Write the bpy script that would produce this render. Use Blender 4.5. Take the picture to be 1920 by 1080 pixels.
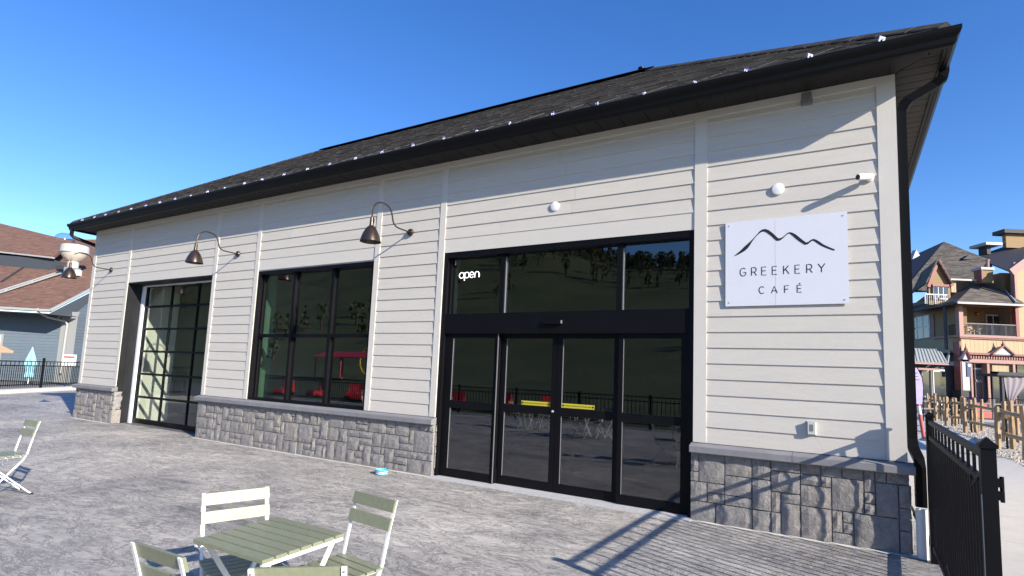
import bpy, math, random
from mathutils import Vector, Matrix, noise
random.seed(7)
R_ = math.radians
for o in list(bpy.data.objects): bpy.data.objects.remove(o)
scene = bpy.context.scene
COL = scene.collection

# ------------------------------------------------------------------ camera
CAM = Vector((16.2716, -6.3983, 1.5096)); FPX = 1036.2327; SX, SY = 17.3215, 49.0426
yaw, pitch, roll = 0.5309, 0.1066, 0.0405
fwh = Vector((-math.sin(yaw), math.cos(yaw), 0)); rgt = Vector((math.cos(yaw), math.sin(yaw), 0)); up = Vector((0, 0, 1))
F = fwh*math.cos(pitch) + up*math.sin(pitch); U2 = up*math.cos(pitch) - fwh*math.sin(pitch)
RR = rgt*math.cos(roll) + U2*math.sin(roll); UU = U2*math.cos(roll) - rgt*math.sin(roll)
cd = bpy.data.cameras.new('camera'); cam = bpy.data.objects.new('camera', cd); COL.objects.link(cam)
cam.matrix_world = Matrix(((RR.x, UU.x, -F.x, CAM.x), (RR.y, UU.y, -F.y, CAM.y), (RR.z, UU.z, -F.z, CAM.z), (0, 0, 0, 1)))
cd.sensor_width = 36; cd.lens = 36*FPX/1920; cd.shift_x = -SX/1920; cd.shift_y = SY/1920
cd.clip_start = 0.05; cd.clip_end = 3000
scene.camera = cam

# ------------------------------------------------------------------ sky, sun, exposure
SUN_TRAVEL = Vector((-1.46, 0.485, -0.70)).normalized()
elev = math.asin(-SUN_TRAVEL.z); az = math.atan2(-SUN_TRAVEL.x, -SUN_TRAVEL.y)
world = bpy.data.worlds.new('World'); scene.world = world; world.use_nodes = True
wn = world.node_tree; wn.nodes.clear()
sky = wn.nodes.new('ShaderNodeTexSky'); sky.sky_type = 'NISHITA'; sky.sun_disc = False
sky.sun_elevation = elev; sky.sun_rotation = az; sky.altitude = 300; sky.air_density = 1.0; sky.dust_density = 0.2; sky.ozone_density = 3.0
bg = wn.nodes.new('ShaderNodeBackground'); bg.inputs[1].default_value = 0.128
wo = wn.nodes.new('ShaderNodeOutputWorld')
hsv = wn.nodes.new('ShaderNodeHueSaturation'); hsv.inputs['Saturation'].default_value = 1.27; hsv.inputs['Hue'].default_value = 0.513
wn.links.new(sky.outputs[0], hsv.inputs['Color']); wn.links.new(hsv.outputs[0], bg.inputs[0]); wn.links.new(bg.outputs[0], wo.inputs[0])
sl = bpy.data.lights.new('sun', 'SUN'); sl.energy = 5.0; sl.angle = R_(0.53); sl.color = (1.0, 0.915, 0.79)
sun = bpy.data.objects.new('sun', sl); COL.objects.link(sun)
sun.rotation_euler = SUN_TRAVEL.to_track_quat('-Z', 'Y').to_euler(); sun.location = (40, -20, 30)
scene.view_settings.view_transform = 'Standard'; scene.view_settings.look = 'None'
scene.view_settings.exposure = 0.90; scene.view_settings.gamma = 1.0; scene.view_settings.use_curve_mapping = False

# ------------------------------------------------------------------ materials
def nd(t, typ, **kw):
    n = t.nodes.new(typ)
    for k, v in kw.items(): setattr(n, k, v)
    return n
def mat(name, col, rough=0.6, metal=0.0, var=0.0, nscale=8.0, stretch=(1, 1, 1), bump=0.0, bscale=40.0, rand=0.0, spec=0.5, col2=None, coords='P', detail=6):
    m = bpy.data.materials.new(name); m.use_nodes = True; t = m.node_tree; b = t.nodes['Principled BSDF']; L = t.links.new
    b.inputs['Roughness'].default_value = rough; b.inputs['Metallic'].default_value = metal
    b.inputs['Specular IOR Level'].default_value = spec
    b.inputs['Base Color'].default_value = (*col, 1)
    if coords == 'P': pos = nd(t, 'ShaderNodeNewGeometry').outputs['Position']
    else: pos = nd(t, 'ShaderNodeTexCoord').outputs['Object']
    mp = nd(t, 'ShaderNodeMapping'); mp.inputs['Scale'].default_value = stretch; L(pos, mp.inputs[0])
    src = None
    if var > 0 or col2:
        n = nd(t, 'ShaderNodeTexNoise'); n.inputs['Scale'].default_value = nscale; n.inputs['Detail'].default_value = detail; n.inputs['Roughness'].default_value = 0.62
        L(mp.outputs[0], n.inputs['Vector'])
        r = nd(t, 'ShaderNodeValToRGB'); r.color_ramp.elements[0].position = 0.32; r.color_ramp.elements[1].position = 0.68
        c2 = col2 if col2 else tuple(min(1, c*(1+var)) for c in col)
        c1 = col if col2 else tuple(c*(1-var) for c in col)
        r.color_ramp.elements[0].color = (*c1, 1); r.color_ramp.elements[1].color = (*c2, 1)
        L(n.outputs['Fac'], r.inputs[0]); src = r.outputs[0]
    if rand > 0:
        oi = nd(t, 'ShaderNodeObjectInfo'); mr = nd(t, 'ShaderNodeMapRange'); mr.inputs['To Min'].default_value = 1-rand; mr.inputs['To Max'].default_value = 1+rand
        L(oi.outputs['Random'], mr.inputs[0])
        hs = nd(t, 'ShaderNodeHueSaturation'); L(mr.outputs[0], hs.inputs['Value'])
        if src: L(src, hs.inputs['Color'])
        else: hs.inputs['Color'].default_value = (*col, 1)
        src = hs.outputs[0]
    if src: L(src, b.inputs['Base Color'])
    if bump > 0:
        n2 = nd(t, 'ShaderNodeTexNoise'); n2.inputs['Scale'].default_value = bscale; n2.inputs['Detail'].default_value = 5
        L(mp.outputs[0], n2.inputs['Vector'])
        bp = nd(t, 'ShaderNodeBump'); bp.inputs['Strength'].default_value = bump; bp.inputs['Distance'].default_value = 0.01
        L(n2.outputs['Fac'], bp.inputs['Height']); L(bp.outputs[0], b.inputs['Normal'])
    return m
def glass(name, tint, refl=1.5, rough=0.0, wav=0.0):
    m = bpy.data.materials.new(name); m.use_nodes = True; t = m.node_tree; t.nodes.clear(); L = t.links.new
    out = nd(t, 'ShaderNodeOutputMaterial'); mx = nd(t, 'ShaderNodeMixShader'); tr = nd(t, 'ShaderNodeBsdfTransparent'); gl = nd(t, 'ShaderNodeBsdfGlossy')
    tr.inputs[0].default_value = (*tint, 1); gl.inputs['Roughness'].default_value = rough; gl.inputs[0].default_value = (0.95, 0.97, 1, 1)
    fr = nd(t, 'ShaderNodeFresnel'); fr.inputs[0].default_value = 1.5
    mu = nd(t, 'ShaderNodeMath', operation='MULTIPLY', use_clamp=True); mu.inputs[1].default_value = refl
    ge = nd(t, 'ShaderNodeNewGeometry'); iv = nd(t, 'ShaderNodeMath', operation='SUBTRACT'); iv.inputs[0].default_value = 1.0; L(ge.outputs['Backfacing'], iv.inputs[1])
    m2 = nd(t, 'ShaderNodeMath', operation='MULTIPLY'); L(mu.outputs[0], m2.inputs[0]); L(iv.outputs[0], m2.inputs[1])   # reflect once, at the outer skin of the pane
    L(fr.outputs[0], mu.inputs[0]); L(m2.outputs[0], mx.inputs[0]); L(tr.outputs[0], mx.inputs[1]); L(gl.outputs[0], mx.inputs[2]); L(mx.outputs[0], out.inputs[0])
    if wav:
        pos = nd(t, 'ShaderNodeNewGeometry').outputs['Position']; n = nd(t, 'ShaderNodeTexNoise'); n.inputs['Scale'].default_value = 2.2; n.inputs['Detail'].default_value = 1
        bp = nd(t, 'ShaderNodeBump'); bp.inputs['Strength'].default_value = wav; bp.inputs['Distance'].default_value = 0.02
        L(pos, n.inputs['Vector']); L(n.outputs['Fac'], bp.inputs['Height']); L(bp.outputs[0], gl.inputs['Normal']); L(bp.outputs[0], fr.inputs['Normal'])
    return m
def shingle(name, c1, c2, c3, bw=0.33, bh=0.14):
    m = bpy.data.materials.new(name); m.use_nodes = True; t = m.node_tree; b = t.nodes['Principled BSDF']; L = t.links.new
    tc = nd(t, 'ShaderNodeTexCoord'); br = nd(t, 'ShaderNodeTexBrick'); L(tc.outputs['Object'], br.inputs['Vector'])
    br.inputs['Scale'].default_value = 1; br.inputs['Brick Width'].default_value = bw; br.inputs['Row Height'].default_value = bh; br.inputs['Mortar Size'].default_value = 0.006
    br.inputs['Color1'].default_value = (*c1, 1); br.inputs['Color2'].default_value = (*c2, 1); br.inputs['Mortar'].default_value = (*c3, 1); br.inputs['Bias'].default_value = 0
    n = nd(t, 'ShaderNodeTexNoise'); n.inputs['Scale'].default_value = 3; n.inputs['Detail'].default_value = 8; L(tc.outputs['Object'], n.inputs['Vector'])
    mx = nd(t, 'ShaderNodeMixRGB', blend_type='OVERLAY'); mx.inputs[0].default_value = 0.55; L(br.outputs['Color'], mx.inputs[1]); L(n.outputs['Fac'], mx.inputs[2])
    L(mx.outputs[0], b.inputs['Base Color']); b.inputs['Roughness'].default_value = 0.95; b.inputs['Specular IOR Level'].default_value = 0.2
    bp = nd(t, 'ShaderNodeBump'); bp.inputs['Strength'].default_value = 0.6; bp.inputs['Distance'].default_value = 0.02; L(br.outputs['Fac'], bp.inputs['Height']); bp.invert = True; L(bp.outputs[0], b.inputs['Normal'])
    return m
def lapmat(name, col, row=0.15, dark=0.55):
    m = bpy.data.materials.new(name); m.use_nodes = True; t = m.node_tree; b = t.nodes['Principled BSDF']; L = t.links.new
    br = nd(t, 'ShaderNodeTexBrick'); tc = nd(t, 'ShaderNodeTexCoord'); L(tc.outputs['Object'], br.inputs['Vector'])
    br.inputs['Scale'].default_value = 1; br.inputs['Brick Width'].default_value = 2.4; br.inputs['Row Height'].default_value = row; br.inputs['Mortar Size'].default_value = 0.012
    br.inputs['Color1'].default_value = (*col, 1); br.inputs['Color2'].default_value = tuple(c*0.93 for c in col)+(1,); br.inputs['Mortar'].default_value = tuple(c*dark for c in col)+(1,)
    L(br.outputs['Color'], b.inputs['Base Color']); b.inputs['Roughness'].default_value = 0.75
    return m

MT = {}
MT['siding'] = mat('siding_paint', (0.55, 0.52, 0.47), 0.55, var=0.03, nscale=3, bump=0.25, bscale=30, stretch=(1, 8, 8), rand=0.025, spec=0.4)
MT['trim'] = mat('trim_paint', (0.58, 0.55, 0.50), 0.5, var=0.02, nscale=5, bump=0.08, bscale=60)
MT['black'] = mat('black_aluminium', (0.0035, 0.0035, 0.005), 0.5, spec=0.16, var=0.2, nscale=3)
MT['jamb'] = mat('black_jamb_metal', (0.012, 0.013, 0.015), 0.55, var=0.25, nscale=4, spec=.25)
MT['eave'] = mat('black_eave_metal', (0.004, 0.0038, 0.004), 0.45, spec=0.18, var=0.1, nscale=2)
MT['soffit'] = mat('dark_soffit_vinyl', (0.017, 0.0148, 0.0138), 0.65, spec=.3, var=0.06, nscale=3, rand=0.05)
MT['roofshingle'] = mat('charcoal_shingle', (0.018, 0.017, 0.0165), 0.95, col2=(0.062, 0.057, 0.052), nscale=1.0, stretch=(2.6, 6.5, 6.5), bump=0.5, bscale=60, spec=0.15, detail=3)
MT['ledge'] = mat('precast_ledge', (0.20, 0.20, 0.215), 0.8, var=0.12, nscale=6, bump=0.2, bscale=90, rand=0.05)
MT['mortar'] = mat('mortar', (0.26, 0.25, 0.245), 0.95, var=0.15, nscale=20)
MT['concrete'] = mat('threshold_concrete', (0.42, 0.42, 0.42), 0.8, var=0.08, nscale=10)
MT['bronze'] = mat('bronze_lamp', (0.085, 0.062, 0.052), 0.30, metal=0.75, var=0.15, nscale=9)
MT['white'] = mat('white_paint', (0.78, 0.78, 0.77), 0.45, var=0.02)
MT['whitemetal'] = mat('white_chair_metal', (0.76, 0.76, 0.74), 0.35, var=0.04, nscale=12)
MT['sage'] = mat('sage_slat', (0.215, 0.23, 0.15), 0.4, var=0.10, nscale=4, stretch=(9, 9, 9), bump=0.1, bscale=60, rand=0.05)
MT['sagelight'] = mat('pale_sage_slat', (0.42, 0.45, 0.30), 0.5, var=0.06, nscale=5, rand=0.03)
MT['sign'] = mat('sign_board', (0.64, 0.655, 0.72), 0.35, var=0.01)
MT['ink'] = mat('sign_ink', (0.012, 0.012, 0.016), 0.5)
MT['yellow'] = mat('caution_yellow', (0.50, 0.44, 0.03), 0.5)
MT['glint'] = mat('glint_metal', (0.20, 0.20, 0.21), 0.35, metal=.4)  # pale lines for glints along pane and frame edges, put into the colour
MT['galv'] = mat('white_track_metal', (0.72, 0.76, 0.82), 0.35, var=0.04)
MT['pvc'] = mat('white_pvc', (0.75, 0.75, 0.74), 0.35)
MT['grey'] = mat('grey_plastic', (0.16, 0.16, 0.165), 0.5)
MT['boxgrey'] = mat('light_box_plastic', (0.50, 0.50, 0.47), 0.5)
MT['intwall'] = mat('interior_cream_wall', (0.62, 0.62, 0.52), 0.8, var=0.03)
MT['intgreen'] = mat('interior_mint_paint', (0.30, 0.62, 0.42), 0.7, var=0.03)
MT['intdark'] = mat('interior_dark_wall', (0.045, 0.05, 0.045), 0.85, var=0.2, nscale=2)  # colour darkened so the room stays dim, shade put into the paint
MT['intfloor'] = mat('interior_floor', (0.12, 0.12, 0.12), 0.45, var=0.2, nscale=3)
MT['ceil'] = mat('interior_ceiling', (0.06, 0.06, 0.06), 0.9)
MT['copper'] = mat('copper_shade', (0.55, 0.20, 0.08), 0.25, metal=0.9)
MT['globe'] = mat('lamp_globe', (0.8, 0.76, 0.68), 0.4)
MT['cable'] = mat('heat_cable', (0.16, 0.17, 0.60), 0.5)
MT['cabledark'] = mat('heat_cable_black', (0.02, 0.02, 0.022), 0.6)
MT['clip'] = mat('cable_clip', (0.40, 0.42, 0.55), 0.4)
MT['glass'] = glass('storefront_glass', (0.74, 0.76, 0.75), 3.2, wav=0.005)
MT['gglass'] = glass('garage_glass', (0.90, 0.93, 0.92), 1.5, wav=0.06)
MT['fglass'] = mat('far_glass', (0.035, 0.042, 0.055), 0.06, spec=.9, var=.5, nscale=1.2)
MT['dome'] = glass('skylight_dome', (0.72, 0.78, 0.9), 2.0, rough=0.15)
MT['cedar'] = mat('split_cedar', (0.24, 0.15, 0.08), 0.8, col2=(0.44, 0.31, 0.18), nscale=3, stretch=(6, 6, 1.2), bump=0.6, bscale=25)
MT['oldwood'] = mat('weathered_wood', (0.20, 0.18, 0.16), 0.9, var=0.25, nscale=5, stretch=(5, 5, 1))
MT['pebble'] = mat('pebbles', (0.27, 0.24, 0.20), 0.9, col2=(0.52, 0.47, 0.40), nscale=11, detail=1)
MT['grass'] = mat('grass', (0.045, 0.085, 0.02), 0.95, col2=(0.10, 0.13, 0.035), nscale=0.9, bump=0.8, bscale=30)
MT['hillgrass'] = mat('hill_grass', (0.028, 0.048, 0.014), 0.95, col2=(0.075, 0.085, 0.03), nscale=0.06, bump=0.3, bscale=3)
MT['asphalt'] = mat('asphalt', (0.16, 0.155, 0.15), 0.9, var=0.15, nscale=3, bump=0.3, bscale=80)
MT['walk'] = mat('sidewalk_concrete', (0.45, 0.425, 0.385), 0.85, var=0.06, nscale=4, bump=0.15, bscale=70)
MT['kerb'] = mat('kerb_concrete', (0.56, 0.54, 0.50), 0.85, var=0.07, nscale=5)
MT['blue'] = mat('blue_grey_siding', (0.125, 0.162, 0.20), 0.65, var=0.04, nscale=4, rand=0.04)
MT['bluetrim'] = mat('grey_trim', (0.30, 0.31, 0.31), 0.6)
MT['gutterw'] = mat('pale_gutter', (0.36, 0.36, 0.355), 0.45)
MT['dkshade'] = mat('eave_shade', (0.05, 0.06, 0.075), 0.8)  # shade below the roof edges, put into the colour
MT['brownsh'] = shingle('brown_shingles', (0.185, 0.108, 0.083), (0.14, 0.08, 0.063), (0.10, 0.057, 0.045), 0.45, 0.16)
MT['hotelsh'] = shingle('grey_brown_shingles', (0.155, 0.135, 0.115), (0.075, 0.065, 0.058), (0.05, 0.045, 0.04), 0.6, 0.22)
MT['fan'] = mat('fan_aluminium', (0.70, 0.66, 0.57), 0.35, metal=0.35, var=0.06, nscale=4)
MT['steel'] = mat('galvanised_steel', (0.42, 0.44, 0.44), 0.4, metal=0.5, var=0.1)
MT['aqua'] = mat('aqua_canvas', (0.26, 0.56, 0.66), 0.8, var=0.06, nscale=6)
MT['orange'] = mat('orange_wood', (0.62, 0.30, 0.10), 0.7, var=0.1)
MT['tan'] = mat('tan_wood', (0.52, 0.36, 0.22), 0.7, var=0.1)
MT['hy'] = lapmat('yellow_siding', (0.43, 0.33, 0.20), 0.16, 0.7)
MT['ho'] = lapmat('ochre_shakes', (0.26, 0.17, 0.08), 0.22, 0.7)
MT['hpink'] = mat('dusty_red_trim', (0.24, 0.085, 0.08), 0.6, var=0.05)
MT['hpinkl'] = mat('rose_trim', (0.34, 0.185, 0.165), 0.6, var=0.05)
MT['hgrey'] = mat('grey_panel', (0.42, 0.42, 0.44), 0.6)
MT['hdark'] = mat('dark_facade_and_shade', (0.035, 0.034, 0.042), 0.7, var=0.1)  # also for unlit hotel roof slopes, their shade put into the colour
MT['hwhite'] = mat('white_frame', (0.72, 0.72, 0.72), 0.5)
MT['metalroof'] = mat('pale_metal_roof', (0.46, 0.50, 0.49), 0.4, metal=0.3, var=0.05)
MT['navy'] = mat('navy_sign', (0.03, 0.04, 0.12), 0.5)
MT['purple'] = mat('lilac_banner', (0.32, 0.28, 0.52), 0.7, var=0.08, nscale=3)
MT['violet'] = mat('violet_plastic', (0.22, 0.08, 0.42), 0.5)
MT['red'] = mat('red_plastic', (0.62, 0.025, 0.03), 0.4)
MT['redw'] = mat('faded_red', (0.46, 0.09, 0.08), 0.6)
MT['curtain'] = mat('grey_drape', (0.26, 0.23, 0.25), 0.9, var=0.06)
MT['bark'] = mat('bark', (0.07, 0.05, 0.035), 0.95)
MT['leafd'] = mat('dark_leaves', (0.022, 0.045, 0.014), 0.8, col2=(0.07, 0.075, 0.02), nscale=0.12, detail=2)
MT['skyblue'] = mat('bowl_blue', (0.10, 0.42, 0.72), 0.35)
MT['navybowl'] = mat('bowl_navy', (0.012, 0.02, 0.06), 0.4)
MT['bowlw'] = mat('bowl_white', (0.72, 0.74, 0.76), 0.4)
MT['lens'] = mat('lens_black', (0.004, 0.004, 0.005), 0.1)
MT['yelm'] = mat('yellow_ring', (0.65, 0.42, 0.03), 0.5)
def neon():
    m = mat('neon_tube', (0.9, 0.9, 0.9), 0.4); b = m.node_tree.nodes['Principled BSDF']
    b.inputs['Emission Color'].default_value = (1, 1, 1, 1); b.inputs['Emission Strength'].default_value = 0.9
    return m
MT['neon'] = neon()
def stone_mat():
    m = bpy.data.materials.new('ledge_stone'); m.use_nodes = True; t = m.node_tree; b = t.nodes['Principled BSDF']; L = t.links.new
    oi = nd(t, 'ShaderNodeObjectInfo'); r = nd(t, 'ShaderNodeValToRGB'); e = r.color_ramp
    e.elements[0].position = 0; e.elements[0].color = (0.215, 0.204, 0.198, 1); e.elements[1].position = 1; e.elements[1].color = (0.262, 0.240, 0.222, 1)
    for p, c in ((0.3, (0.240, 0.228, 0.222, 1)), (0.6, (0.226, 0.216, 0.211, 1)), (0.82, (0.250, 0.236, 0.226, 1)), (0.93, (0.265, 0.240, 0.218, 1))):
        k = e.elements.new(p); k.color = c
    L(oi.outputs['Random'], r.inputs[0])
    pos = nd(t, 'ShaderNodeNewGeometry').outputs['Position']
    n = nd(t, 'ShaderNodeTexNoise'); n.inputs['Scale'].default_value = 16; n.inputs['Detail'].default_value = 8; n.inputs['Roughness'].default_value = 0.65; L(pos, n.inputs['Vector'])
    mr = nd(t, 'ShaderNodeMapRange'); mr.inputs['From Min'].default_value = 0.3; mr.inputs['From Max'].default_value = 0.7; mr.inputs['To Min'].default_value = 0.75; mr.inputs['To Max'].default_value = 1.25; L(n.outputs['Fac'], mr.inputs[0])
    hs = nd(t, 'ShaderNodeHueSaturation'); L(r.outputs[0], hs.inputs['Color']); L(mr.outputs[0], hs.inputs['Value']); L(hs.outputs[0], b.inputs['Base Color'])
    b.inputs['Roughness'].default_value = 0.85
    n2 = nd(t, 'ShaderNodeTexNoise'); n2.inputs['Scale'].default_value = 22; n2.inputs['Detail'].default_value = 9; n2.inputs['Roughness'].default_value = 0.7; n2.inputs['Distortion'].default_value = 0.6; L(pos, n2.inputs['Vector'])
    bp = nd(t, 'ShaderNodeBump'); bp.inputs['Strength'].default_value = 0.9; bp.inputs['Distance'].default_value = 0.02; L(n2.outputs['Fac'], bp.inputs['Height']); L(bp.outputs[0], b.inputs['Normal'])
    return m
MT['stone'] = stone_mat()
def patio_mat():
    m = bpy.data.materials.new('stamped_concrete'); m.use_nodes = True; t = m.node_tree; b = t.nodes['Principled BSDF']; L = t.links.new
    pos = nd(t, 'ShaderNodeNewGeometry').outputs['Position']
    def nz(scale, detail, rough, st, rot=0.0, dist=0.0):
        mp = nd(t, 'ShaderNodeMapping'); mp.inputs['Scale'].default_value = st; mp.inputs['Rotation'].default_value = (0, 0, rot); L(pos, mp.inputs[0])
        n = nd(t, 'ShaderNodeTexNoise'); n.inputs['Scale'].default_value = scale; n.inputs['Detail'].default_value = detail; n.inputs['Roughness'].default_value = rough; n.inputs['Distortion'].default_value = dist
        L(mp.outputs[0], n.inputs['Vector']); return n.outputs['Fac']
    big = nz(0.42, 4, 0.6, (1, 1.2, 1), 0.2, 0.8)
    mid = nz(2.1, 9, 0.72, (0.62, 1.35, 1), 0.12, 2.0)
    fin = nz(9, 9, 0.75, (0.65, 1.4, 1), 0.12, 1.8)
    r1 = nd(t, 'ShaderNodeValToRGB'); e = r1.color_ramp; e.elements[0].position = 0.34; e.elements[0].color = (0.115, 0.11, 0.112, 1); e.elements[1].position = 0.63; e.elements[1].color = (0.62, 0.58, 0.525, 1)
    k = e.elements.new(0.44); k.color = (0.29, 0.276, 0.266, 1); k = e.elements.new(0.53); k.color = (0.435, 0.412, 0.382, 1)
    mx = nd(t, 'ShaderNodeMath', operation='ADD'); a1 = nd(t, 'ShaderNodeMath', operation='MULTIPLY'); a1.inputs[1].default_value = 0.42; a2 = nd(t, 'ShaderNodeMath', operation='MULTIPLY'); a2.inputs[1].default_value = 0.40
    a3 = nd(t, 'ShaderNodeMath', operation='MULTIPLY'); a3.inputs[1].default_value = 0.18; my = nd(t, 'ShaderNodeMath', operation='ADD')
    L(big, a1.inputs[0]); L(mid, a2.inputs[0]); L(fin, a3.inputs[0]); L(a1.outputs[0], mx.inputs[0]); L(a2.outputs[0], mx.inputs[1]); L(mx.outputs[0], my.inputs[0]); L(a3.outputs[0], my.inputs[1])
    L(my.outputs[0], r1.inputs[0])
    # thin dark veins across the stamped concrete
    vein = nz(2.4, 10, 0.74, (0.6, 1.5, 1), 0.15, 2.6)
    sb = nd(t, 'ShaderNodeMath', operation='SUBTRACT'); sb.inputs[1].default_value = 0.5; ab = nd(t, 'ShaderNodeMath', operation='ABSOLUTE'); L(vein, sb.inputs[0]); L(sb.outputs[0], ab.inputs[0])
    vr = nd(t, 'ShaderNodeMapRange'); vr.inputs['From Min'].default_value = 0.0; vr.inputs['From Max'].default_value = 0.028; vr.inputs['To Min'].default_value = 0.34; vr.inputs['To Max'].default_value = 1.0; L(ab.outputs[0], vr.inputs[0])
    hs = nd(t, 'ShaderNodeHueSaturation'); L(r1.outputs[0], hs.inputs['Color']); L(vr.outputs[0], hs.inputs['Value']); L(hs.outputs[0], b.inputs['Base Color'])
    rr = nd(t, 'ShaderNodeMapRange'); rr.inputs['To Min'].default_value = 0.42; rr.inputs['To Max'].default_value = 0.70; L(mid, rr.inputs[0]); L(rr.outputs[0], b.inputs['Roughness'])
    b.inputs['Specular IOR Level'].default_value = 0.3
    ad = nd(t, 'ShaderNodeMath', operation='MULTIPLY_ADD'); L(fin, ad.inputs[0]); ad.inputs[1].default_value = 0.55; L(mid, ad.inputs[2])
    bp = nd(t, 'ShaderNodeBump'); bp.inputs['Strength'].default_value = 1.0; bp.inputs['Distance'].default_value = 0.035; L(ad.outputs[0], bp.inputs['Height']); L(bp.outputs[0], b.inputs['Normal'])
    return m
MT['patio'] = patio_mat()

# ------------------------------------------------------------------ mesh helpers
class MB:
    def __init__(s): s.v = []; s.f = []; s.m = []; s.cur = 0
    def add(s, vs, fs):
        o = len(s.v); s.v += [tuple(v) for v in vs]
        for f in fs: s.f.append(tuple(i+o for i in f)); s.m.append(s.cur)
        return s
    def box(s, x0, x1, y0, y1, z0, z1):
        return s.hexa([(x0, y0, z0), (x1, y0, z0), (x1, y1, z0), (x0, y1, z0), (x0, y0, z1), (x1, y0, z1), (x1, y1, z1), (x0, y1, z1)])
    def hexa(s, p):
        return s.add(p, [(3, 2, 1, 0), (4, 5, 6, 7), (0, 1, 5, 4), (1, 2, 6, 5), (2, 3, 7, 6), (3, 0, 4, 7)])
    def extr(s, pts, vec):
        n = len(pts); vec = Vector(vec); a = [Vector(p) for p in pts]; b = [p+vec for p in a]
        return s.add(a+b, [tuple(range(n-1, -1, -1)), tuple(range(n, 2*n))]+[(i, (i+1) % n, n+(i+1) % n, n+i) for i in range(n)])
    def tube(s, pts, r, n=8, flat=None):
        pts = [Vector(p) for p in pts]; rs = r if isinstance(r, list) else [r]*len(pts)
        t0 = (pts[1]-pts[0]).normalized(); nrm = Vector((0, 0, 1)) if abs(t0.z) < 0.9 else Vector((1, 0, 0))
        if flat is not None: nrm = Vector(flat)
        nrm = (nrm - t0*nrm.dot(t0)).normalized(); vs = []
        for i, p in enumerate(pts):
            t = (pts[min(i+1, len(pts)-1)]-pts[max(i-1, 0)]).normalized()
            nrm = (nrm - t*nrm.dot(t)).normalized(); bn = t.cross(nrm)
            rr = rs[i]; ra, rb = rr if isinstance(rr, tuple) else (rr, rr)
            for k in range(n):
                a = 2*math.pi*(k+0.5)/n
                if n == 4: ca, sa = math.copysign(1, math.cos(a)), math.copysign(1, math.sin(a))
                else: ca, sa = math.cos(a), math.sin(a)
                vs.append(p+nrm*ca*ra+bn*sa*rb)
        m = len(pts); fs = [(i*n+k, i*n+(k+1) % n, (i+1)*n+(k+1) % n, (i+1)*n+k) for i in range(m-1) for k in range(n)]
        fs += [tuple(range(n-1, -1, -1)), tuple(range((m-1)*n, m*n))]
        return s.add(vs, fs)
    def lathe(s, prof, c=(0, 0, 0), n=20, axis=None):
        c = Vector(c); vs = []
        q = Vector((0, 0, 1)).rotation_difference(Vector(axis)) if axis is not None else None
        for r, z in prof:
            for k in range(n):
                a = 2*math.pi*k/n; p = Vector((r*math.cos(a), r*math.sin(a), z)); p = q @ p if q else p
                vs.append(c+p)
        m = len(prof); fs = [(i*n+k, i*n+(k+1) % n, (i+1)*n+(k+1) % n, (i+1)*n+k) for i in range(m-1) for k in range(n)]
        fs += [tuple(range(n-1, -1, -1)), tuple(range((m-1)*n, m*n))]
        return s.add(vs, fs)
    def mesh(s, name, mats):
        me = bpy.data.meshes.new(name); me.from_pydata(s.v, [], s.f)
        mats = mats if isinstance(mats, (list, tuple)) else [mats]
        for m in mats: me.materials.append(MT[m] if isinstance(m, str) else m)
        if len(mats) > 1: me.polygons.foreach_set('material_index', s.m)
        me.update(); return me
    def build(s, name, mats, parent=None, smooth=False):
        me = s.mesh(name, mats)
        if smooth: me.shade_smooth() if smooth is True else None
        if smooth == 'auto': me.shade_smooth(); me.set_sharp_from_angle(angle=R_(35))
        o = bpy.data.objects.new(name, me); COL.objects.link(o); o.parent = parent
        return o
def link(name, me, parent=None, loc=None):
    o = bpy.data.objects.new(name, me); COL.objects.link(o); o.parent = parent
    if loc is not None: o.location = loc
    return o
def empty(name, loc=(0, 0, 0), rz=0):
    o = bpy.data.objects.new(name, None); COL.objects.link(o); o.location = loc; o.rotation_euler = (0, 0, rz); o.empty_display_size = 0.2
    return o
def tag(o, label, cat, group=None):
    o['label'] = label; o['category'] = cat
    if group: o['group'] = group
    return o
def struct(o): o['kind'] = 'structure'; return o
def copy_tree(o, parent=None):
    c = o.copy(); COL.objects.link(c); c.parent = parent
    for ch in [x for x in bpy.data.objects if x.parent == o]: copy_tree(ch, c)
    return c
def panel(name, pts, mt, parent, thick=0.1, ex=None):
    """flat slab through world points pts; local x runs level along it, local y up it, so plane textures follow it"""
    P = [Vector(p) for p in pts]; n = Vector((0, 0, 0))
    for i in range(len(P)):
        a, b = P[i], P[(i+1) % len(P)]
        n += a.cross(b)
    n.normalize()
    if n.dot(CAM-P[0]) < 0: n = -n; 
    ex = Vector(ex).normalized() if ex is not None else Vector((0, 0, 1)).cross(n)
    if ex.length < 1e-4: ex = Vector((1, 0, 0))
    ex = (ex-n*ex.dot(n)).normalized(); ey = n.cross(ex)
    O = P[0]; loc = [((p-O).dot(ex), (p-O).dot(ey), 0.0) for p in P]
    m = MB().extr(loc, (0, 0, -thick)); o = m.build(name, mt, parent)
    M = Matrix(((ex.x, ey.x, n.x, O.x), (ex.y, ey.y, n.y, O.y), (ex.z, ey.z, n.z, O.z), (0, 0, 0, 1)))
    o.matrix_basis = M
    return o
def ray(u, v): return F + RR*((u-960-SX)/FPX) - UU*((v-540-SY)/FPX)
def dep(u, v, d):
    r = ray(u, v); return CAM + r*(d/r.dot(fwh))
def onplane(u, v, p, n):
    r = ray(u, v); n = Vector(n); return CAM + r*((Vector(p)-CAM).dot(n)/r.dot(n))
def gz(y): return 0.025*max(y, -14.0) if y < 0 else 0.0

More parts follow.
